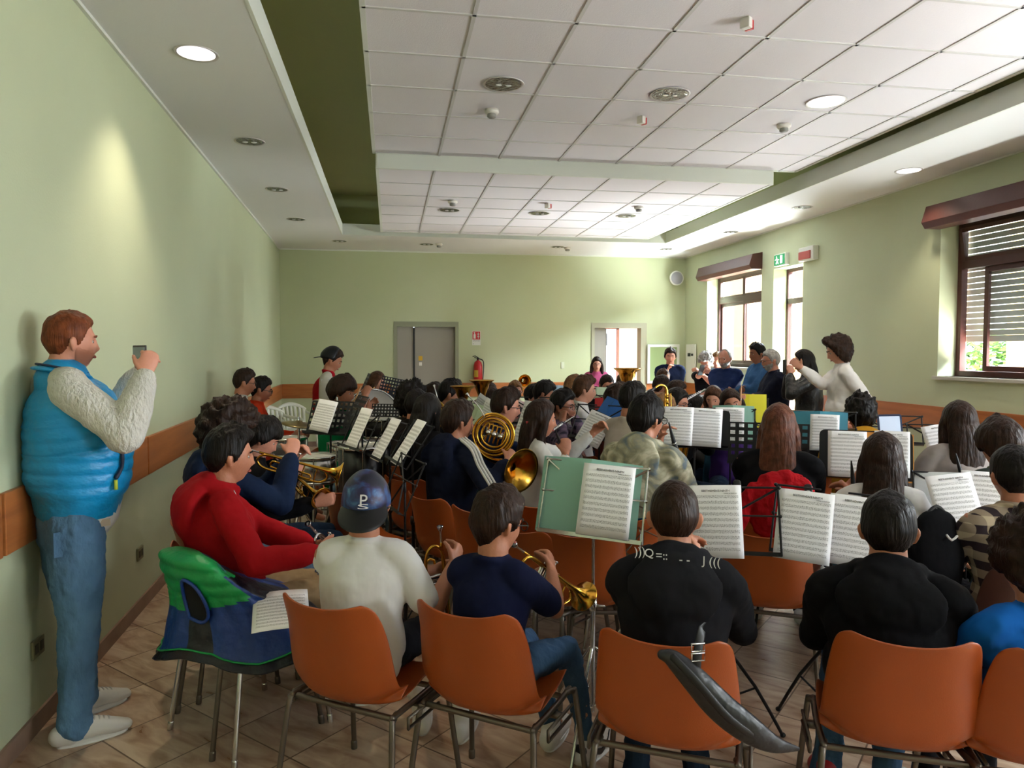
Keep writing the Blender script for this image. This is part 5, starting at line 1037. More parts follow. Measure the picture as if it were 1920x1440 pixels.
bw = person('bowlcut', 'boy with bowl-cut dark hair in olive green vest', 1877, 783, 3.6, -36, ('jacket', cl('olive_vest', '565d3f'), cl('grey_green_sleeve', '3c4540')), LB, 'bowl', 'dark', 'fair', s=1.0)
# ---------------- the grown-ups by the windows
person('navyman', 'man in navy sweater with hand on his chin before the notice cabinet', 1257, 652, 10.6, 178, ('sweater', cl('navy_sweater', '1b2440')), L, 'med', 'dark', 'ruddy', stand=True, hands='chin', build=1.05, far=True, group=ADULTS)
q = person('phonedown', 'curly grey-blond man in black t-shirt bowed over his phone', 1324, 658, 9.8, 196, ('tee', BLACKC), LB, dict(kind='short', thick=.035, side=.03, noise=(.6, 50), sz=1), 'grey', 'ruddy', stand=True, hands=[(1314, 700, 9.5), (1320, 698, 9.4)], hp=42, build=1.0, far=True, group=ADULTS)
phone(W(1315, 694, 9.38), (-.2, 1, .5), 'small phone in the hands of the bowed curly-haired man')
person('behindbald', 'reddish-haired man mostly hidden behind the bald bearded man', 1345, 660, 10.4, 190, ('shirt', cl('pale_blue_shirt', '93a9c4')), L, 'short', 'light', 'ruddy', stand=True, far=True, group=ADULTS)
person('bald', 'bald man with grey beard and navy sweater, arms crossed', 1359, 656, 9, 205, ('sweater', cl('navy_sweater2', '22305a')), L, 'bald', 'grey', 'ruddy', stand=True, hands='crossed', build=1.08, beard='grey', far=True, group=ADULTS)
person('tallblue', 'tall dark-haired man in blue denim shirt beside the window', 1420, 643, 8.7, 240, ('shirt', cl('blue_denim_shirt', '39608c')), ('long', JEANS), 'med', 'black', 'dark', stand=True, hands='crossed', build=1.1, far=True, group=ADULTS)
person('greyglasses', 'grey-haired man with glasses in dark zip jacket, arms crossed', 1446, 656, 8.0, 250, ('jacket', cl('dark_navy_jacket', '1a1d2e')), ('long', LJEANS), 'short', 'grey', 'ruddy', stand=True, hands='crossed', build=1.08, glasses=True, beard='grey', far=True, group=ADULTS)
pw = person('photowoman', 'woman with long black hair and black leather jacket taking a photo', 1508, 656, 7.4, 262, ('jacket', mat('black_leather', '141416', .4, bump=(30, .4))), ('long', DJEANS), 'longer', 'black', 'fair', stand=True, hands=[(1482, 702, 7.3), (1478, 704, 7.6)], far=True, group=ADULTS)
phone(W(1471, 688, 7.4), (-1, .1, 0), 'phone held upright by the woman in the black leather jacket')
cond = person('conductor', 'woman conductor in white sweater with raised hand leading the band', 1573, 628, 6.5, 262, ('sweater', cl('white_sweater', 'd6d4d2', var=.03)), ('long', cl('black_jeans', '1c1c1f')), 'bob', 'dark', 'fair', stand=True, hands=[(1580, 785, 6.35), (1503, 690, 6.5)], hp=22, vox=.008, build=1.05, hemz=.13, group=None, hint=(.3, -.8, -.8), curl=.4, far=False)
# ============================================================ CHAIRS
for key, kind, rel, lab in (('cap', 'orange', 22, 'orange plastic chair under the boy in the galaxy cap'), ('tee', 'orange', 0, 'orange plastic chair under the boy in the navy t-shirt'), ('hoodprint', 'orange', 8, 'orange chair with the black cover bag hanging on its back'),
        ('blackhood', 'orange', -8, 'orange chair under the broad boy in the plain black hoodie'), ('bluecurl', 'orange', 6, 'orange chair under the child in the blue sweater'), ('plaid', 'brown', -4, 'dark brown chair with chrome legs under the boy in checks'),
        ('red', 'orange', -8, 'orange chair under the boy in the red hoodie'), ('curly', 'orange', 0, 'orange chair under the curly-haired trumpeter'), ('blackjacket', 'orange', 0, 'orange chair under the boy in the black jacket'),
        ('stripes', 'orange', 0, 'orange chair under the boy with striped sleeves'), ('blackgirl', 'orange', 0, 'orange chair under the girl with long black hair'), ('moustache', 'blue', 0, 'blue chair under the man with the moustache'),
        ('clarinetgirl', 'blue', 0, 'blue chair under the girl reaching for her page'), ('flute', 'blue', 0, 'blue chair under the flute player in purple plaid'), ('tiedye', 'blue', 0, 'blue chair under the boy in the tie-dye hoodie'),
        ('longback', 'orange', 0, 'orange chair under the girl with very long chestnut hair'), ('whitegirl', 'blue', 0, 'dark blue chair under the girl in the white t-shirt'), ('greygirl', 'blue', 0, 'blue chair under the girl in the grey cardigan'),
        ('bowlcut', 'blue', 0, 'blue chair under the boy in the olive vest'), ('yellow', 'orange', 0, 'orange chair under the boy in the mustard hoodie'), ('tanneck', 'blue', 0, 'dark blue chair under the boy in the off-white t-shirt')):
    seat(key, kind, lab, rel, back=-.03 if key in ('blackhood', 'hoodprint') else .03)
for i, key in enumerate(('afroback', 'darkback', 'lighthair', 'euphboy', 'whiteboy', 'smallface', 'hatface', 'behindbrass', 'behindbrass2', 'quiff', 'hairbow', 'tubaL', 'tubaR', 'wavy', 'corner1', 'corner2', 'headband', 'saxkid', 'flutegirl', 'darkgirl', 'brownread', 'purple', 'peek', 'green', 'longgirl', 'orangekid')):
    p = PEOPLE[key]; seat(key, 'orange' if i % 3 else 'blue', ('orange' if i % 3 else 'blue')+' shell chair under the '+{'afroback': 'musician with the afro', 'darkback': 'boy below the afro-haired musician', 'lighthair': 'boy with the brown fringe', 'euphboy': 'euphonium player', 'whiteboy': 'tall boy in the white shirt', 'smallface': 'small boy with black fringe', 'hatface': 'boy with glinting glasses', 'behindbrass': 'child behind the brass bell', 'behindbrass2': 'child peeping over the bell', 'quiff': 'boy with the quiff', 'hairbow': 'girl with the pink bow', 'tubaL': 'boy with glasses by the tuba', 'tubaR': 'tuba player', 'wavy': 'woman with wavy hair', 'corner1': 'boy before the notice cabinet', 'corner2': 'white-shirted boy near the corner', 'headband': 'woman behind the saxophone', 'saxkid': 'saxophone player', 'flutegirl': 'flute girl with the fringe', 'darkgirl': 'girl with the small flute', 'brownread': 'girl with pale blue pages', 'purple': 'girl in purple', 'peek': 'head beside the chestnut hair', 'green': 'boy in the green jersey', 'longgirl': 'girl at the glockenspiel', 'whitekid': 'small boy near the wall rail', 'orangekid': 'boy in the orange-red top'}[key])
def fchair(u, v, f, rel, kind, label):     # empty chair: pixel of the middle of its back's top edge
    p = W(u, v, f); fc = atan2(p.x, p.y)+R(rel); chair(p.x+.27*sin(fc), p.y+.27*cos(fc), fc, kind, label)
fchair(885, 870, 3.75, 38, 'orange', 'empty orange chair directly behind the boy with striped sleeves, back toward the camera')
fchair(955, 908, 3.35, 40, 'orange', 'empty orange chair in front of the french horn bell')
fchair(985, 885, 3.9, 42, 'orange', 'empty orange chair one row beyond the one before the horn bell')
fchair(1092, 1000, 3.25, -2, 'orange', 'empty orange chair behind the sea-green folder stand')
fchair(1150, 985, 3.55, 10, 'orange', 'empty orange chair beyond the one behind the sea-green folder')
fchair(1432, 962, 3.25, 2, 'orange', 'orange chair with a red jacket laid over its back')
fchair(620, 850, 4.3, 60, 'orange', 'empty orange chair beside the snare drum and trumpet bell')
fchair(735, 850, 4.9, 60, 'orange', 'empty orange chair among the side-on music stands')
fchair(1312, 858, 4.3, 0, 'blue', 'empty dark blue chair behind the open black score')
fchair(905, 775, 6.6, 20, 'orange', 'orange chair standing beyond the perforated dark red stand')
fchair(1700, 925, 3.9, 10, 'blue', 'blue chair just beyond the girl in the white t-shirt')

# shoe marks
A = PEOPLE['tee']['LG'][1][2]; b = MB(); b.tube([(A.x+.050, A.y-.03, .062), (A.x+.055, A.y+.02, .040), (A.x+.055, A.y+.08, .052), (A.x+.048, A.y+.13, .072)], [(.004, .010), (.004, .012), (.004, .007), (.003, .002)], 8, 4, ref=(1, 0, 0)); b.obj('shoe_swoosh', M_BPL, PEOPLE['tee']['root'])
b = MB(); b.ell((A.x, A.y-.075, .075), (.028, .012, .022)); b.obj('heel_patch', M_BPL, PEOPLE['tee']['root'])
for i in (0, 1):
    A = PEOPLE['hoodprint']['LG'][i][2]; text('heel_lettering', 'NIKE', .020, ML, PEOPLE['hoodprint']['root'], (A.x, A.y-.094, .080), (R(80), 0, 0)); text('heel_lettering', 'AIR', .016, ML, PEOPLE['hoodprint']['root'], (A.x, A.y-.097, .062), (R(80), 0, 0))
# ============================================================ STANDS AND SHEETS
stand(1112, 938, 2.95, 8, 'chrome music stand carrying the sea-green folder', 'wire', 18, .42, .30, M_CHROME, 4)
folder(1102, 932, 2.94, 8, 'open sea-green plastic folder on the chrome stand', 'sea', .42, .31, 18, 4)
sheet(1137, 940, 2.90, 8, 'single printed page clipped on the sea-green folder', 18, .21, .285, 4)
stand(1352, 975, 3.0, 4, 'black wire stand with one page beside the cropped-haired boy', 'wire', 16, .46, .27, None, -3)
sheet(1342, 978, 2.95, 4, 'single white page on the wire stand beside the cropped-haired boy', 16, .21, .29, -4)
stand(1560, 985, 2.98, 0, 'black wire stand with two pages before the black-hooded boy', 'wire', 16, .46, .28, None, 3)
sheet(1507, 987, 2.92, 0, 'first of two joined pages before the boy in the plain black hoodie', 16, .21, .28, 4)
sheet(1604, 997, 2.92, -6, 'second of two joined pages, half hidden by the black-hooded boy', 16, .21, .28, 5)
stand(1815, 945, 3.4, -16, 'black wire stand with clear folder before the boy in checks', 'wire', 24, .46, .28, None, 2)
folder(1812, 946, 3.38, -16, 'clear plastic folder open on the stand before the boy in checks', 'clear', .44, .30, 24, 2)
sheet(1790, 947, 3.33, -22, 'printed page in the near half of the clear folder', 24, .20, .28, -8)
sheet(1848, 942, 3.36, -10, 'printed page in the far half of the clear folder', 24, .20, .28, 2)
stand(1622, 852, 3.95, -4, 'black board music stand holding the orange folder', 'board', 14, .46, .26)
folder(1625, 855, 3.93, -4, 'open orange folder on the black board stand', 'orange', .47, .26, 14)
sheet(1588, 852, 3.88, -4, 'printed page on the orange folder beside the clarinet mouthpiece', 14, .19, .245)
sheet(1672, 852, 3.88, -4, 'printed page on the orange folder behind the long dark hair', 14, .17, .245)
stand(1778, 838, 4.55, -14, 'thin black wire stand with slanting page near the window wall', 'wire', 20, .46, .28, None, 0)
sheet(1771, 836, 4.5, -14, 'white page slanting on the wire stand near the window wall', 20, .21, .27, -12)
stand(1540, 808, 4.65, 2, 'music stand holding the light blue folder before the conductor', 'wire', 14, .40, .25)
folder(1537, 806, 4.63, 2, 'light blue folder before the conductor', 'teal', .33, .24, 14)
sheet(1546, 812, 4.58, 2, 'printed page on the light blue folder', 14, .17, .23)
stand(1302, 802, 4.7, 6, 'black music stand with the large open black score', 'board', 20, .44, .24)
folder(1300, 803, 4.68, 6, 'open black score folder', 'black', .44, .26, 20)
sheet(1270, 800, 4.62, 10, 'page on the clarinet side of the open black score', 20, .20, .25, 0)
sheet(1323, 803, 4.62, 2, 'page on the far side of the open black score', 20, .20, .25, 2)
stand(1370, 797, 5.3, 2, 'thin stand holding the grey-green folder', 'wire', 16, .34, .24)
folder(1374, 794, 5.28, 2, 'grey-green folder next to the open black score', 'sea', .30, .27, 16)
sheet(1368, 797, 5.22, 2, 'page on the grey-green folder', 16, .20, .25)
stand(1440, 832, 4.35, 2, 'black perforated stand before the girl with chestnut hair', 'perf', 8, .46, .25)
stand(1668, 806, 4.95, -8, 'thin wire stand with a tablet beside the mustard hoodie', 'wire', 20, .40, .2)
t = empty('tablet', (0, 0, 0), 0, 'dark blue cased tablet showing music on the wire stand', 'tablet'); p = W(1669, 804, 4.9); t.matrix_world = deskM(p, atan2(p.x, p.y)+R(-8), 20, -3)
b = MB(); rrect(b, .15, .20, .015, .012, Matrix.Identity(4)); b.obj('case', mat('tablet_case', '1d2c4a', .5), t, smooth=False)
b = MB(); rrect(b, .125, .17, .004, .002, Matrix.Translation((0, -.0075, 0))); b.obj('screen', mat('tablet_screen', 'b5c4d8', .2, emit=.15), t, smooth=False)
stand(1405, 772, 6.0, 175, 'stand with the bright yellow folder', 'wire', -20, .3, .22)
folder(1405, 772, 6.0, -6, 'bright yellow plastic folder standing upright near the arms-crossed men', 'yellow', .27, .29, 8, 0, 3)
stand(1122, 792, 5.1, 30, 'black stand with page and blue folder reached for by the blouse girl', 'wire', 26, .40, .26)
folder(1146, 764, 5.15, 34, 'bright blue folder above the page the girl is turning', 'blue', .20, .13, 30, 20)
sheet(1117, 806, 5.05, 30, 'white page touched by the hand of the girl in the blouse', 28, .21, .24, 18)
stand(1128, 745, 7.2, 0, 'stand with the red and pale yellow folders', 'wire', 14, .40, .22)
folder(1136, 757, 7.15, 0, 'red folder below the woman in pink', 'red', .22, .12, 14)
folder(1119, 737, 7.25, 0, 'pale yellow-green folder below the woman in pink', 'palegreen', .26, .12, 14)
folder(1046, 731, 8.0, 0, 'pale blue folder at the back near the rail', 'paleblue', .17, .10, 14)
stand(887, 768, 6.3, 10, 'perforated dark stand before the brass players', 'perf', 14, .32, .16, mat('dark_red_metal', '2d1518', .5))
stand(1000, 770, 5.9, 10, 'thin wire stand behind the man with the moustache', 'wire', 14, .40, .22)
sheet(900, 768, 6.1, 50, 'white page lying across the perforated dark red stand', 24, .18, .24, 20, title=False)
stand(893, 785, 5.5, 40, 'wire stand with pale green pages in the horn section', 'wire', 24, .36, .24)
folder(892, 785, 5.45, 30, 'pale green pages on the horn section stand', 'palegreen', .22, .22, 24, 10)
sheet(916, 780, 5.4, 55, 'white page beside the pale green pages in the horn section', 20, .18, .24, 14, title=False)
st = stand(990, 795, 4.8, 70, 'stand with side-on pages by the girl in the blouse', 'wire', 20, .36, .26)
sheet(988, 792, 4.75, 68, 'white page seen almost edge-on before the girl in the blouse', 20, .21, .28, 0, title=False)
# water bottle
p = W(990, 860, 4.55); t = empty('water_bottle', (p.x, p.y, p.z), 0, 'clear plastic water bottle with red cap beside the girl in the blouse', 'bottle')
b = MB(); b.lathe([(.0005, 0), (.03, 0), (.033, .01), (.031, .05), (.033, .09), (.032, .15), (.022, .19), (.012, .21), (.012, .22)], 20); b.obj('bottle_body', M_GLASS, t)
b = MB(); b.lathe([(.0335, .08), (.0338, .1), (.0335, .13)], 20); b.obj('paper_label', mat('label_blue_white', 'c2cfe0', .5), t)
b = MB(); b.lathe([(.014, .215), (.014, .235), (.0005, .237)], 14); b.obj('cap', M_RED, t)
stand(990, 860, 4.5, 60, 'low black stand post holding the water bottle', 'wire', 10, .12, .06)
# left section stands
stand(618, 783, 5.4, 34, 'perforated black stand with a page before the varsity jacket boy', 'perf', 22, .36, .26)
sheet(609, 781, 5.32, 34, 'page clipped to the perforated stand before the varsity jacket boy', 22, .17, .24, 8, title=False)
stand(735, 727, 7.0, 10, 'perforated navy-black stand before the glockenspiel girl', 'perf', 18, .24, .20, mat('navy_metal', '12162a', .5), 12)
stand(683, 722, 6.8, 86, 'black stand seen edge-on beside the long-haired girl', 'perf', 24, .30, .24)
stand(665, 772, 5.6, 78, 'black stand seen edge-on crossing the bass drum', 'perf', 30, .36, .28)
stand(722, 775, 6.0, 20, 'perforated black stand beside the bass drum', 'perf', 16, .24, .16)
for (u, v, f, rel, tl, lab) in ((676, 806, 4.9, 70, 26, 'right below the bass drum'), (727, 826, 4.7, 74, 30, 'between the bass drum and the black-haired girl'), (770, 832, 4.3, 76, 34, 'beside the black-haired girl in black'), (755, 905, 3.9, 74, 24, 'behind the galaxy cap')):
    stand(u, v, f, rel, 'black wire stand seen side-on '+lab, 'wire', tl, .44, .28)
    if v < 900: sheet(u, v, f-.02, rel, 'white page seen side-on '+lab, tl, .21, .30, 0, title=False)
stand(1200, 1000, 3.5, 60, 'thin chrome stand beside the sea-green folder', 'wire', 24, .36, .24, M_CHROME)
# ============================================================ INSTRUMENTS IN PLACE
def tp(key, bu, bv, bf, label, up=(0, 0, 1), m=None, off=None):
    p = PEOPLE[key]['mouth'] if off is None else W(*off); return trumpet(p, W(bu, bv, bf)-p, label, up, m)
tp('curly', 640, 890, 3.75, 'brass trumpet raised by the curly-haired boy')
tp('blackjacket', 645, 968, 3.8, 'brass trumpet played by the boy in the black jacket')
tp('red', 650, 1060, 3.35, 'silver trumpet resting in the hands of the boy in the red hoodie', m=M_SILVER, off=(577, 981, 3.0))
tp('cap', 838, 1150, 2.85, 'brass cornet held upright by the boy in the galaxy cap', up=(1, .2, 0), off=(825, 986, 2.8))
tp('tee', 1102, 1128, 2.98, 'brass trumpet pointing at the floor, played by the boy in navy', off=(963, 1020, 2.66))
tp('hoodprint', 1262, 985, 2.95, 'brass trumpet hidden before the cropped-haired boy')
horn(W(925, 815, 4.25), W(884, 800, 4.28)-W(925, 815, 4.25), 'french horn with wide dark bell played by the boy with striped sleeves').scale = (.85,)*3
horn(W(826, 784, 5.3), W(816, 770, 5.4)-W(826, 784, 5.3), 'french horn coil gleaming beside the girl with black hair').scale = (.8,)*3
lowbrass(W(868, 727, 6.0), 'brass euphonium with upright bell beside the boy with dark quiff', .72, yaw=.3)
lowbrass(W(903, 716, 6.6), 'brass baritone with flared bell before the orange chair', .78, name='baritone_horn', yaw=1.2)
tb = lowbrass(W(1176, 694, 8.8), 'big tuba bell rising before the open door', 1.15, name='tuba', yaw=2.6); tb.rotation_euler.rotate_axis('X', R(40)) if False else None
t = empty('round_horn_bell', (0, 0, 0), 0, 'small dark round horn bell facing the camera at the back', 'horn'); p = W(984, 714, 8.3); t.matrix_world = Matrix.Translation(p) @ Matrix.Rotation(R(90), 4, 'X') @ Matrix.Rotation(R(180), 4, 'X'); t.matrix_world = Matrix.Translation(p) @ V((0, -1, 0)).to_track_quat('Z', 'Y').to_matrix().to_4x4()
t.name = 'mellophone'; b = MB(); b.lathe(bellprof(.02, .075, .2), 28, Matrix.Translation((0, 0, -.2))); b.obj('bell', M_GOLD, t); b = MB(); b.tube([(0, 0, -.2), (0, 0, -.3), (0, -.06, -.34), (0, -.1, -.28), (0, -.1, -.1)], .012, 8, 3); b.obj('tubing', M_GOLD, t)
reed('clarinet', W(1254, 792, 3.72), W(1288, 925, 3.85)-W(1254, 792, 3.72), 'black clarinet held by the boy in the tie-dye hoodie')
reed('clarinet', W(1596, 864, 3.62), W(1606, 980, 3.66)-W(1596, 864, 3.62), 'clarinet mouthpiece end before the girl in the white t-shirt')
reed('clarinet', clg['mouth'], W(1066, 868, 4.45)-clg['mouth'], 'black clarinet with silver keys played by the girl in the white blouse')
reed('clarinet', W(1792, 850, 4.1), W(1806, 905, 4.1)-W(1792, 850, 4.1), 'dark clarinet standing beside the girl in the grey cardigan')
reed('flute', flu['mouth'], W(1040, 805, 5.2)-flu['mouth'], 'silver flute of the boy in purple plaid', .6, M_SILVER, M_SILVER, r=.0095, bell=False)
p = PEOPLE['flutegirl']['mouth']; reed('flute', W(1255, 769, 5.5), W(1292, 748, 5.7)-W(1255, 769, 5.5), 'silver flute before the girl with fringe and glasses', .55, M_SILVER, M_SILVER, r=.0095, bell=False)
reed('flute', W(1390, 722, 5.9), W(1385, 800, 5.9)-W(1390, 722, 5.9), 'flute held upright by the girl in purple', .55, mat('pale_wood', 'b8865e', .4), M_SILVER, r=.010, bell=False)
# saxophone
p = W(1249, 738, 4.95); t = empty('saxophone', p, R(20), 'golden saxophone standing tall behind the glasses of the tie-dye boy', 'saxophone')
b = MB(); b.tube([(-.10, 0, .04), (-.05, 0, .06), (0, 0, .03), (0, 0, -.1), (.0, 0, -.3), (.01, -.01, -.46), (.05, -.02, -.52), (.10, -.03, -.47), (.12, -.03, -.36), (.135, -.03, -.28)], [.006, .008, .012, .018, .026, .032, .036, .040, .048, .065], 16, 4); b.obj('body', M_GOLD, t)
b = MB()
for i in range(11): b.lathe([(.0005, .0), (.015, 0), (.015, .006), (.0005, .008)], 12, Matrix.Translation((-.01, -.022-.0008*i, -.02-.038*i)) @ Matrix.Rotation(R(90), 4, 'X'))
b.tube([(.024, -.02, 0), (.034, -.03, -.4)], .003, 6); b.tube([(-.024, -.02, 0), (-.03, -.03, -.4)], .003, 6); b.obj('keys', mat('brass_keys', 'c08e35', .25, 1), t)
b = MB(); b.tube([(-.10, 0, .04), (-.14, 0, .02)], [.008, .011], 10); b.obj('mouthpiece', M_BPL, t)
# ============================================================ PERCUSSION
M_DSH = mat('drum_dark_shell', '1a1a1e', .3); M_SPK = mat('drum_silver_sparkle', '8e9096', .3, .7, bump=(80, .4))
p = W(692, 782, 6.8); bd = drum(p.x, p.y, p.z-.02, .25, .28, 'silver-white bass drum with black lettering on its head', M_SPK, 'bass_drum', Matrix.Rotation(R(72), 4, 'Y') @ Matrix.Rotation(R(0), 4, 'X'), legs=False, cat='drum', head='b4b1ab')
bd.rotation_euler = (0, 0, R(-70))
b = MB(); 
for s_ in (-1, 1): b.tube([(.05, s_*.2, p.z-.18), (0, s_*.3, .02)], .012, 8); 
b.tube([(0, -.3, .02), (0, .3, .02)], .012, 8); b.obj('stand_frame', M_BLACK, bd)
q = text('drum_lettering', 'Yamaha', .09, M_BPL, bd, (0, 0, 0)); q.matrix_local = Matrix.Translation((0, 0, p.z-.02)) @ Matrix.Rotation(R(72), 4, 'Y') @ Matrix.Translation((-.08, -.13, .142)) @ Matrix.Rotation(R(90), 4, 'Z')
p = W(540, 836, 5.9); drum(p.x, p.y, p.z, .14, .13, 'silver snare drum behind the raised trumpet', M_SPK)
p = W(642, 843, 5.6); drum(p.x, p.y, p.z, .10, .11, 'small chrome snare drum beside the empty orange chair', M_CHROME)
p = W(682, 868, 5.0); drum(p.x, p.y, p.z-.05, .17, .34, 'black floor tom below the bass drum', M_DSH, 'floor_tom', cat='drum')
p = W(592, 872, 5.3); drum(p.x, p.y, p.z-.02, .15, .18, 'shiny chrome drum between the two trumpets', M_CHROME, 'tom_drum', cat='drum')
p = W(716, 800, 5.9); drum(p.x, p.y, p.z, .16, .14, 'snare drum with grey head below the perforated stand', M_DSH)
for (u, v, f, lab, r_) in ((632, 757, 5.9, 'bronze cymbal tilted before the green jersey', .20), (560, 795, 5.6, 'pale cymbal on a stand below the white garden chairs', .13)):
    p = W(u, v, f); t = empty('cymbal', (p.x, p.y, 0), 0, lab, 'cymbal'); Mc = Matrix.Translation((0, 0, p.z)) @ Matrix.Rotation(R(9), 4, 'Y') @ Matrix.Rotation(R(6), 4, 'X')
    b = MB(); b.lathe([(.0005, .03), (.02, .028), (.035, .012), (r_*.6, .004), (r_, -.006), (r_*.6, .001), (.035, .009), (.0005, .02)], 32, Mc); b.obj('plate', mat('cymbal_bronze', '9c8a63', .3, 1), t)
    b = MB(); b.tube([(0, 0, .3), (0, 0, p.z+.05)], .009, 8); b.obj('pole', M_CHROME, t)
    for i in range(3): a = R(120*i+15); b = MB(); b.tube([(0, 0, .42), (.28*cos(a), .28*sin(a), .01)], .009, 8); b.obj('leg', M_CHROME, t)
p = W(733, 750, 7.4); t = empty('glockenspiel', (p.x, p.y, 0), R(-10), 'white and silver glockenspiel on a black frame before the long-haired girl', 'glockenspiel'); z = p.z
b = MB(); b.box(-.28, .30, -.12, .14, z-.035, z-.012); b.obj('case', WHITEC, t, smooth=False, bevel=.006)
b = MB()
for i in range(18): b.box(-.26+.03*i, -.236+.03*i, -.10+.003*i, .10-.003*i, z-.01, z-.004)
b.obj('bars', M_CHROME, t, smooth=False)
b = MB()
for sx in (-1, 1): b.tube([(sx*.22, -.15, .01), (-sx*.22, .1, z-.04)], .012, 8); b.tube([(sx*.25, .12, .01), (sx*.25, .12, z-.04)], .012, 8)
b.obj('frame', M_BLACK, t)
for (u0, v0, u1, v1, f, lab) in ((662, 752, 700, 728, 6.2, 'wooden drumstick held level by the boy in the green jersey'), (668, 744, 676, 726, 6.4, 'wooden drumstick raised by the boy in the green jersey')):
    a, c = W(u0, v0, f), W(u1, v1, f+.15); t = orient('drumstick', a, c-a, (0, 0, 1), lab, 'drumstick', None); b = MB(); d_ = (c-a).length; b.tube([(0, -.1, 0), (0, d_*.8, 0), (0, d_, 0)], [.008, .007, .004], 8); b.ell((0, d_+.01, 0), (.007, .01, .007), nu=8, nv=6); t.name = 'drumstick'; b.obj('shaft', mat('drumstick_wood', 'b98a55', .5), t)
# white garden chairs
def garden(x, y, fc, label):
    t = empty('garden_chair', (x, y, 0), -fc, label, 'chair', 'white plastic garden chairs')
    b = MB()
    def fn(u, q): a = (u-.5)*2; zt = .44+.40*q*(1-.25*a*a*q); return (a*(.21+.03*q), -.20-.10*q+.05*a*a, zt)
    for i in range(7): u0 = .03+i*.137; grid_mesh(b, lambda u, q: fn(u0+u*.085, .12+q*.74), 3, 8)
    grid_mesh(b, lambda u, q: fn(u, q*.14), 15, 3); grid_mesh(b, lambda u, q: fn(u, .86+q*.14), 15, 3); o = b.obj('backrest', M_WHITEPL, t); m_ = o.modifiers.new('s', 'SOLIDIFY'); m_.thickness = .012
    b = MB(); b.box(-.23, .23, -.20, .24, .415, .44); b.obj('seat', M_WHITEPL, t, smooth=False, bevel=.012)
    for sx in (-1, 1): b = MB(); b.tube([(sx*.22, -.28, .70), (sx*.27, -.1, .66), (sx*.28, .16, .65), (sx*.26, .24, .60), (sx*.24, .24, .42)], [(.012, .022)]*5, 10, 3); b.obj('armrest', M_WHITEPL, t)
    for sx in (-1, 1):
        for sy in (-1, 1): b = MB(); b.tube([(sx*.22, sy*.22, .43), (sx*.25, sy*.27, .005)], [.024, .018], 10); b.obj('leg', M_WHITEPL, t)
for (u, v, f, rel, lab) in ((556, 752, 11.0, 160, 'white plastic garden chair with slatted back beside the varsity jacket'), (520, 757, 10.4, 150, 'white plastic garden chair partly hidden by the boy in orange')):
    p = W(u, v, f); garden(p.x, p.y, atan2(p.x, p.y)+R(rel), lab)
# mixer
p = W(1296, 742, 7.6); t = empty('mixer_amplifier', (p.x, p.y, p.z-.12), R(-12), 'grey audio mixer with rows of knobs below the men by the window', 'mixer')
b = MB(); b.box(-.20, .20, -.05, .20, -.12, .12); b.obj('housing', mat('mixer_grey', '6c6c74', .5), t, smooth=False, bevel=.01)
b = MB()
for i in range(6):
    for j in range(3): b.lathe([(.0005, 0), (.014, 0), (.012, .015), (.0005, .016)], 10, Matrix.Translation((-.15+.06*i, -.05, -.04+.055*j)) @ Matrix.Rotation(R(90), 4, 'X'))
b.obj('knobs', mat('knob_light', 'c5c5cc', .5), t)
b = MB(); b.box(-.16, .16, -.02, .16, -(p.z-.12)+.0, -.12); b.obj('base', M_BPL, t, smooth=False)
# ============================================================ THINGS ON CHAIRS
p = W(350, 1072, 2.9); fc = atan2(p.x, p.y)+R(62); cx, cy = p.x+.25*sin(fc), p.y+.25*cos(fc)
chair(cx, cy, fc, 'blue', 'chrome-legged chair draped with the blue and green quilted vest')
t = empty('quilted_vest', (cx, cy, 0), -fc, 'blue and green quilted vest draped over the chrome-legged chair', 'vest')
M_VB, M_VG, M_VK = mat('quilt_blue', '123a86', .4, bump=(16, .6)), mat('quilt_green', '149a50', .45, bump=(14, .7)), mat('quilt_black', '121520', .4, bump=(16, .6))
PR = crom([(.47, .37, .38, .06), (.52, .325, .34, .05), (.60, .29, .30, .02), (.68, .25, .22, -.05), (.76, .23, .14, -.14), (.84, .21, .085, -.215), (.90, .17, .055, -.25), (.925, .10, .03, -.25)], 8)
b = MB(); NA = 96; n = len(PR); vv = []
for (z_, rx, ry, yc) in PR:
    z_ = .40+(z_-.47)*.94
    for i in range(NA):
        a = 2*pi*i/NA; hump = .012*abs(sin(a*9)) if z_ < .66 else .010*abs(sin((z_-.66)/.055*pi)); lobe = 1+.05*sin(a*3+1)*(1-(z_-.47)/.45)
        dz = (.03*sin(a*4+.6) - .05*max(0, sin(a)) * 1)*(1-smooth(.47, .60, np.array(z_))); vv.append(((rx*lobe+hump)*cos(a), (ry*lobe+hump)*sin(a)+yc, z_+float(dz)))
ff = []; mi = []
for j in range(n-1):
    for i in range(NA):
        ff.append((j*NA+i, j*NA+(i+1) % NA, (j+1)*NA+(i+1) % NA, (j+1)*NA+i)); a = 2*pi*(i+.5)/NA; z_ = PR[j][0]
        back = sin(a) < -.05
        k_ = 2 if z_ < .50 else (1 if z_ > (.67+.10*abs(((a/pi) % 2)-1.45)*1.2) and sin(a) < .55 else (2 if (cos(a) > .55 and sin(a) > .1) or abs(a-R(292)) < .16 and z_ < .70 else 0)); mi.append(k_)
ff.append(tuple((n-1)*NA+i for i in range(NA))); mi.append(1)
b.v = [np.array(vv)]; b.n = len(vv); b.f = ff; b.mi = mi; o = b.obj('quilted_shell', [M_VB, M_VG, M_VK], t); m_ = o.modifiers.new('s', 'SOLIDIFY'); m_.thickness = .012
b = MB(); j = 6; b.tube([tuple(np.array(vv[j*NA+i])*np.array((1.02, 1.02, 1))) for i in range(0, NA, 2)], .004, 6, cap=None, closed=True); b.obj('green_piping', M_VG, t)
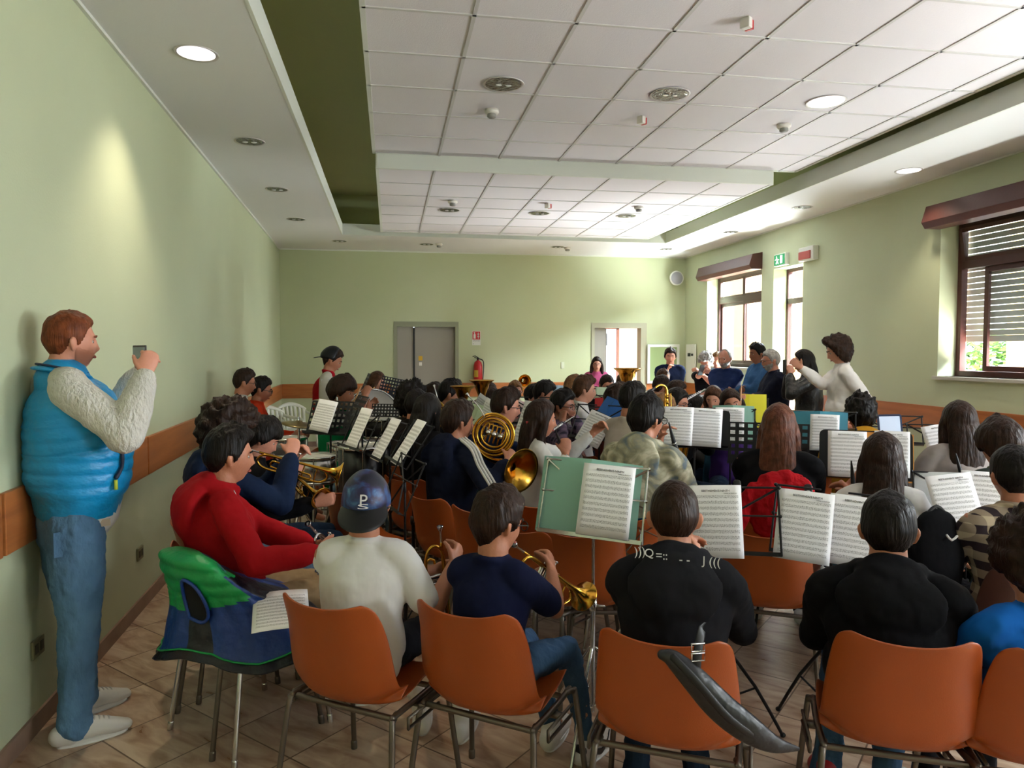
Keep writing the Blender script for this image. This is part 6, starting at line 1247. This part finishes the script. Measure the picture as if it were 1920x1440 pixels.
def onv(a, z_): jj = int(np.argmin(np.abs(PR[:, 0]-z_))); i = int(a/360*NA) % NA; return V(vv[jj*NA+i])
b = MB(); ctr = onv(300, .74); arm = [onv(a, z_)*1.0 for (a, z_) in ((288, .66), (284, .72), (287, .79), (296, .83), (306, .80), (309, .73), (305, .67), (297, .64))]; out = V((.3, -.9, .15)).normalized()*.014
b.tube([q_+out for q_ in arm]+[arm[0]+out], .007, 8, 3); b.obj('armhole_piping', M_VB, t)
c_ = sum(arm, V())/len(arm); b = MB(); ring = [q_+out*.7 for q_ in arm]; b.add([tuple(c_+out*.5)]+[tuple(q_) for q_ in ring], [(0, 1+i, 1+(i+1) % 8) for i in range(8)]); b.obj('armhole_lining', mat('lining_black', '07080b', .9), t)
p = WZ(520, 1150, .50); o = sheet(527, 1152, 2.83, 0, 'loose printed pages lying beside the quilted vest on the chrome-legged chair', 80, .21, .297, 0, False, cat='sheet music', group=None)
# cover bag on the orange chair
H = PEOPLE['hoodprint']
P6 = [W(1243, 1228, 1.93), W(1262, 1236, 1.92), W(1300, 1272, 1.90), W(1350, 1325, 1.90), W(1400, 1365, 1.90), W(1450, 1395, 1.91), W(1496, 1404, 1.93)]
t = empty('music_stand_bag', P6[3], 0, 'long black fabric bag hanging slantwise from an orange chair back', 'bag'); b = MB(); b.tube([q-P6[3] for q in P6], [(.016, .014), (.022, .024), (.024, .034), (.026, .040), (.024, .038), (.016, .024), (.004, .006)], 20, 6, ref=(.2, 1, 0)); M_BAG = mat('bag_black_nylon', '1b1c20', .38, bump=(14, .45, (1, 1, 1)))
b.obj('bag_body', M_BAG, t, disp=None)
b = MB(); b.tube([W(1262, 1232, 1.888)-P6[3], W(1310, 1282, 1.865)-P6[3], W(1370, 1350, 1.866)-P6[3], W(1440, 1398, 1.895)-P6[3]], [(.004, .010)]*4, 8, 4, ref=(.2, 1, 0)); b.obj('bag_flap', M_BPL, t)
b = MB(); b.tube([W(1304, 1275, 1.90)-P6[3], W(1308, 1225, 1.90)-P6[3], W(1316, 1180, 1.93)-P6[3], W(1318, 1172, 1.98)-P6[3]], [(.002, .012)]*4, 8, 3, ref=(.2, 1, 0)); b.obj('strap', M_BPL, t)
b = MB(); 
for z_ in (0, 1): c0 = W(1309, 1214+z_*18, 1.885)-P6[3]; b.tube([c0+V((-.018, 0, .010)), c0+V((.018, 0, .010)), c0+V((.018, 0, -.010)), c0+V((-.018, 0, -.010)), c0+V((-.018, 0, .010))], .0022, 6)
b.obj('buckle', M_CHROME, t)
# red jacket over the chair
p = W(1468, 932, 3.30); fc = atan2(p.x, p.y); t = empty('red_jacket', (p.x, p.y, 0), -fc, 'red sports jacket with black and white sleeve tape laid over an orange chair', 'jacket')
b = MB(); zc = p.z; b.tube([(0, .05, zc-.14), (0, .03, zc-.05), (0, .02, zc+.02), (0, .03, zc+.05)], [(.145, .035), (.15, .045), (.14, .045), (.12, .03)], 24, 4, ref=(1, 0, 0)); b.tube([(-.13, .03, zc+.03), (-.17, .02, zc-.05), (-.19, .02, zc-.16)], [.03, .035, .03], 12, 3); b.obj('jacket_body', cl('red_sports', 'a3121a', bs=20, b=.9), t, voxel=.008, disp=(.06, .03))
for (x0, x1) in ((.105, .12), (-.20, -.215)):
    b = MB(); b.tube([(x0, -.018, zc+.06), (x0+.004, -.034, zc), (x1, -.030, zc-.12)], [(.017, .003)]*3, 10, 3, ref=(1, 0, 0)); tp_ = b.obj('sleeve_tape', M_BPL, t)
    b = MB()
    for q in range(5): b.ell((x0+(x1-x0)*q/5, -.034-.004*sin(q), zc+.035-.033*q), (.011, .003, .009), nu=8, nv=6)
    b.obj('tape_print', WHITEC, tp_)
p = W(1755, 985, 3.0); t = empty('backpack', (p.x, p.y, 0), 0, 'black backpack with a small white emblem beside the clear folder stand', 'backpack')
b = MB(); b.tube([(0, 0, p.z-.30), (0, 0, p.z-.12), (0, 0, p.z-.0)], [(.10, .07), (.12, .08), (.09, .05)], 20, 4, ref=(1, 0, 0)); b.obj('bag_body', BLACKC, t, voxel=.009)
b = MB(); b.tube([(-.05, 0, p.z+.04), (0, 0, p.z+.08), (.05, 0, p.z+.04)], .008, 8, 3); b.obj('handle', M_BPL, t)
b = MB(); b.tube([(-.02, -.085, p.z-.02), (.0, -.087, p.z-.04), (.025, -.085, p.z-.025)], .005, 6, 2); b.obj('emblem', WHITEC, t)
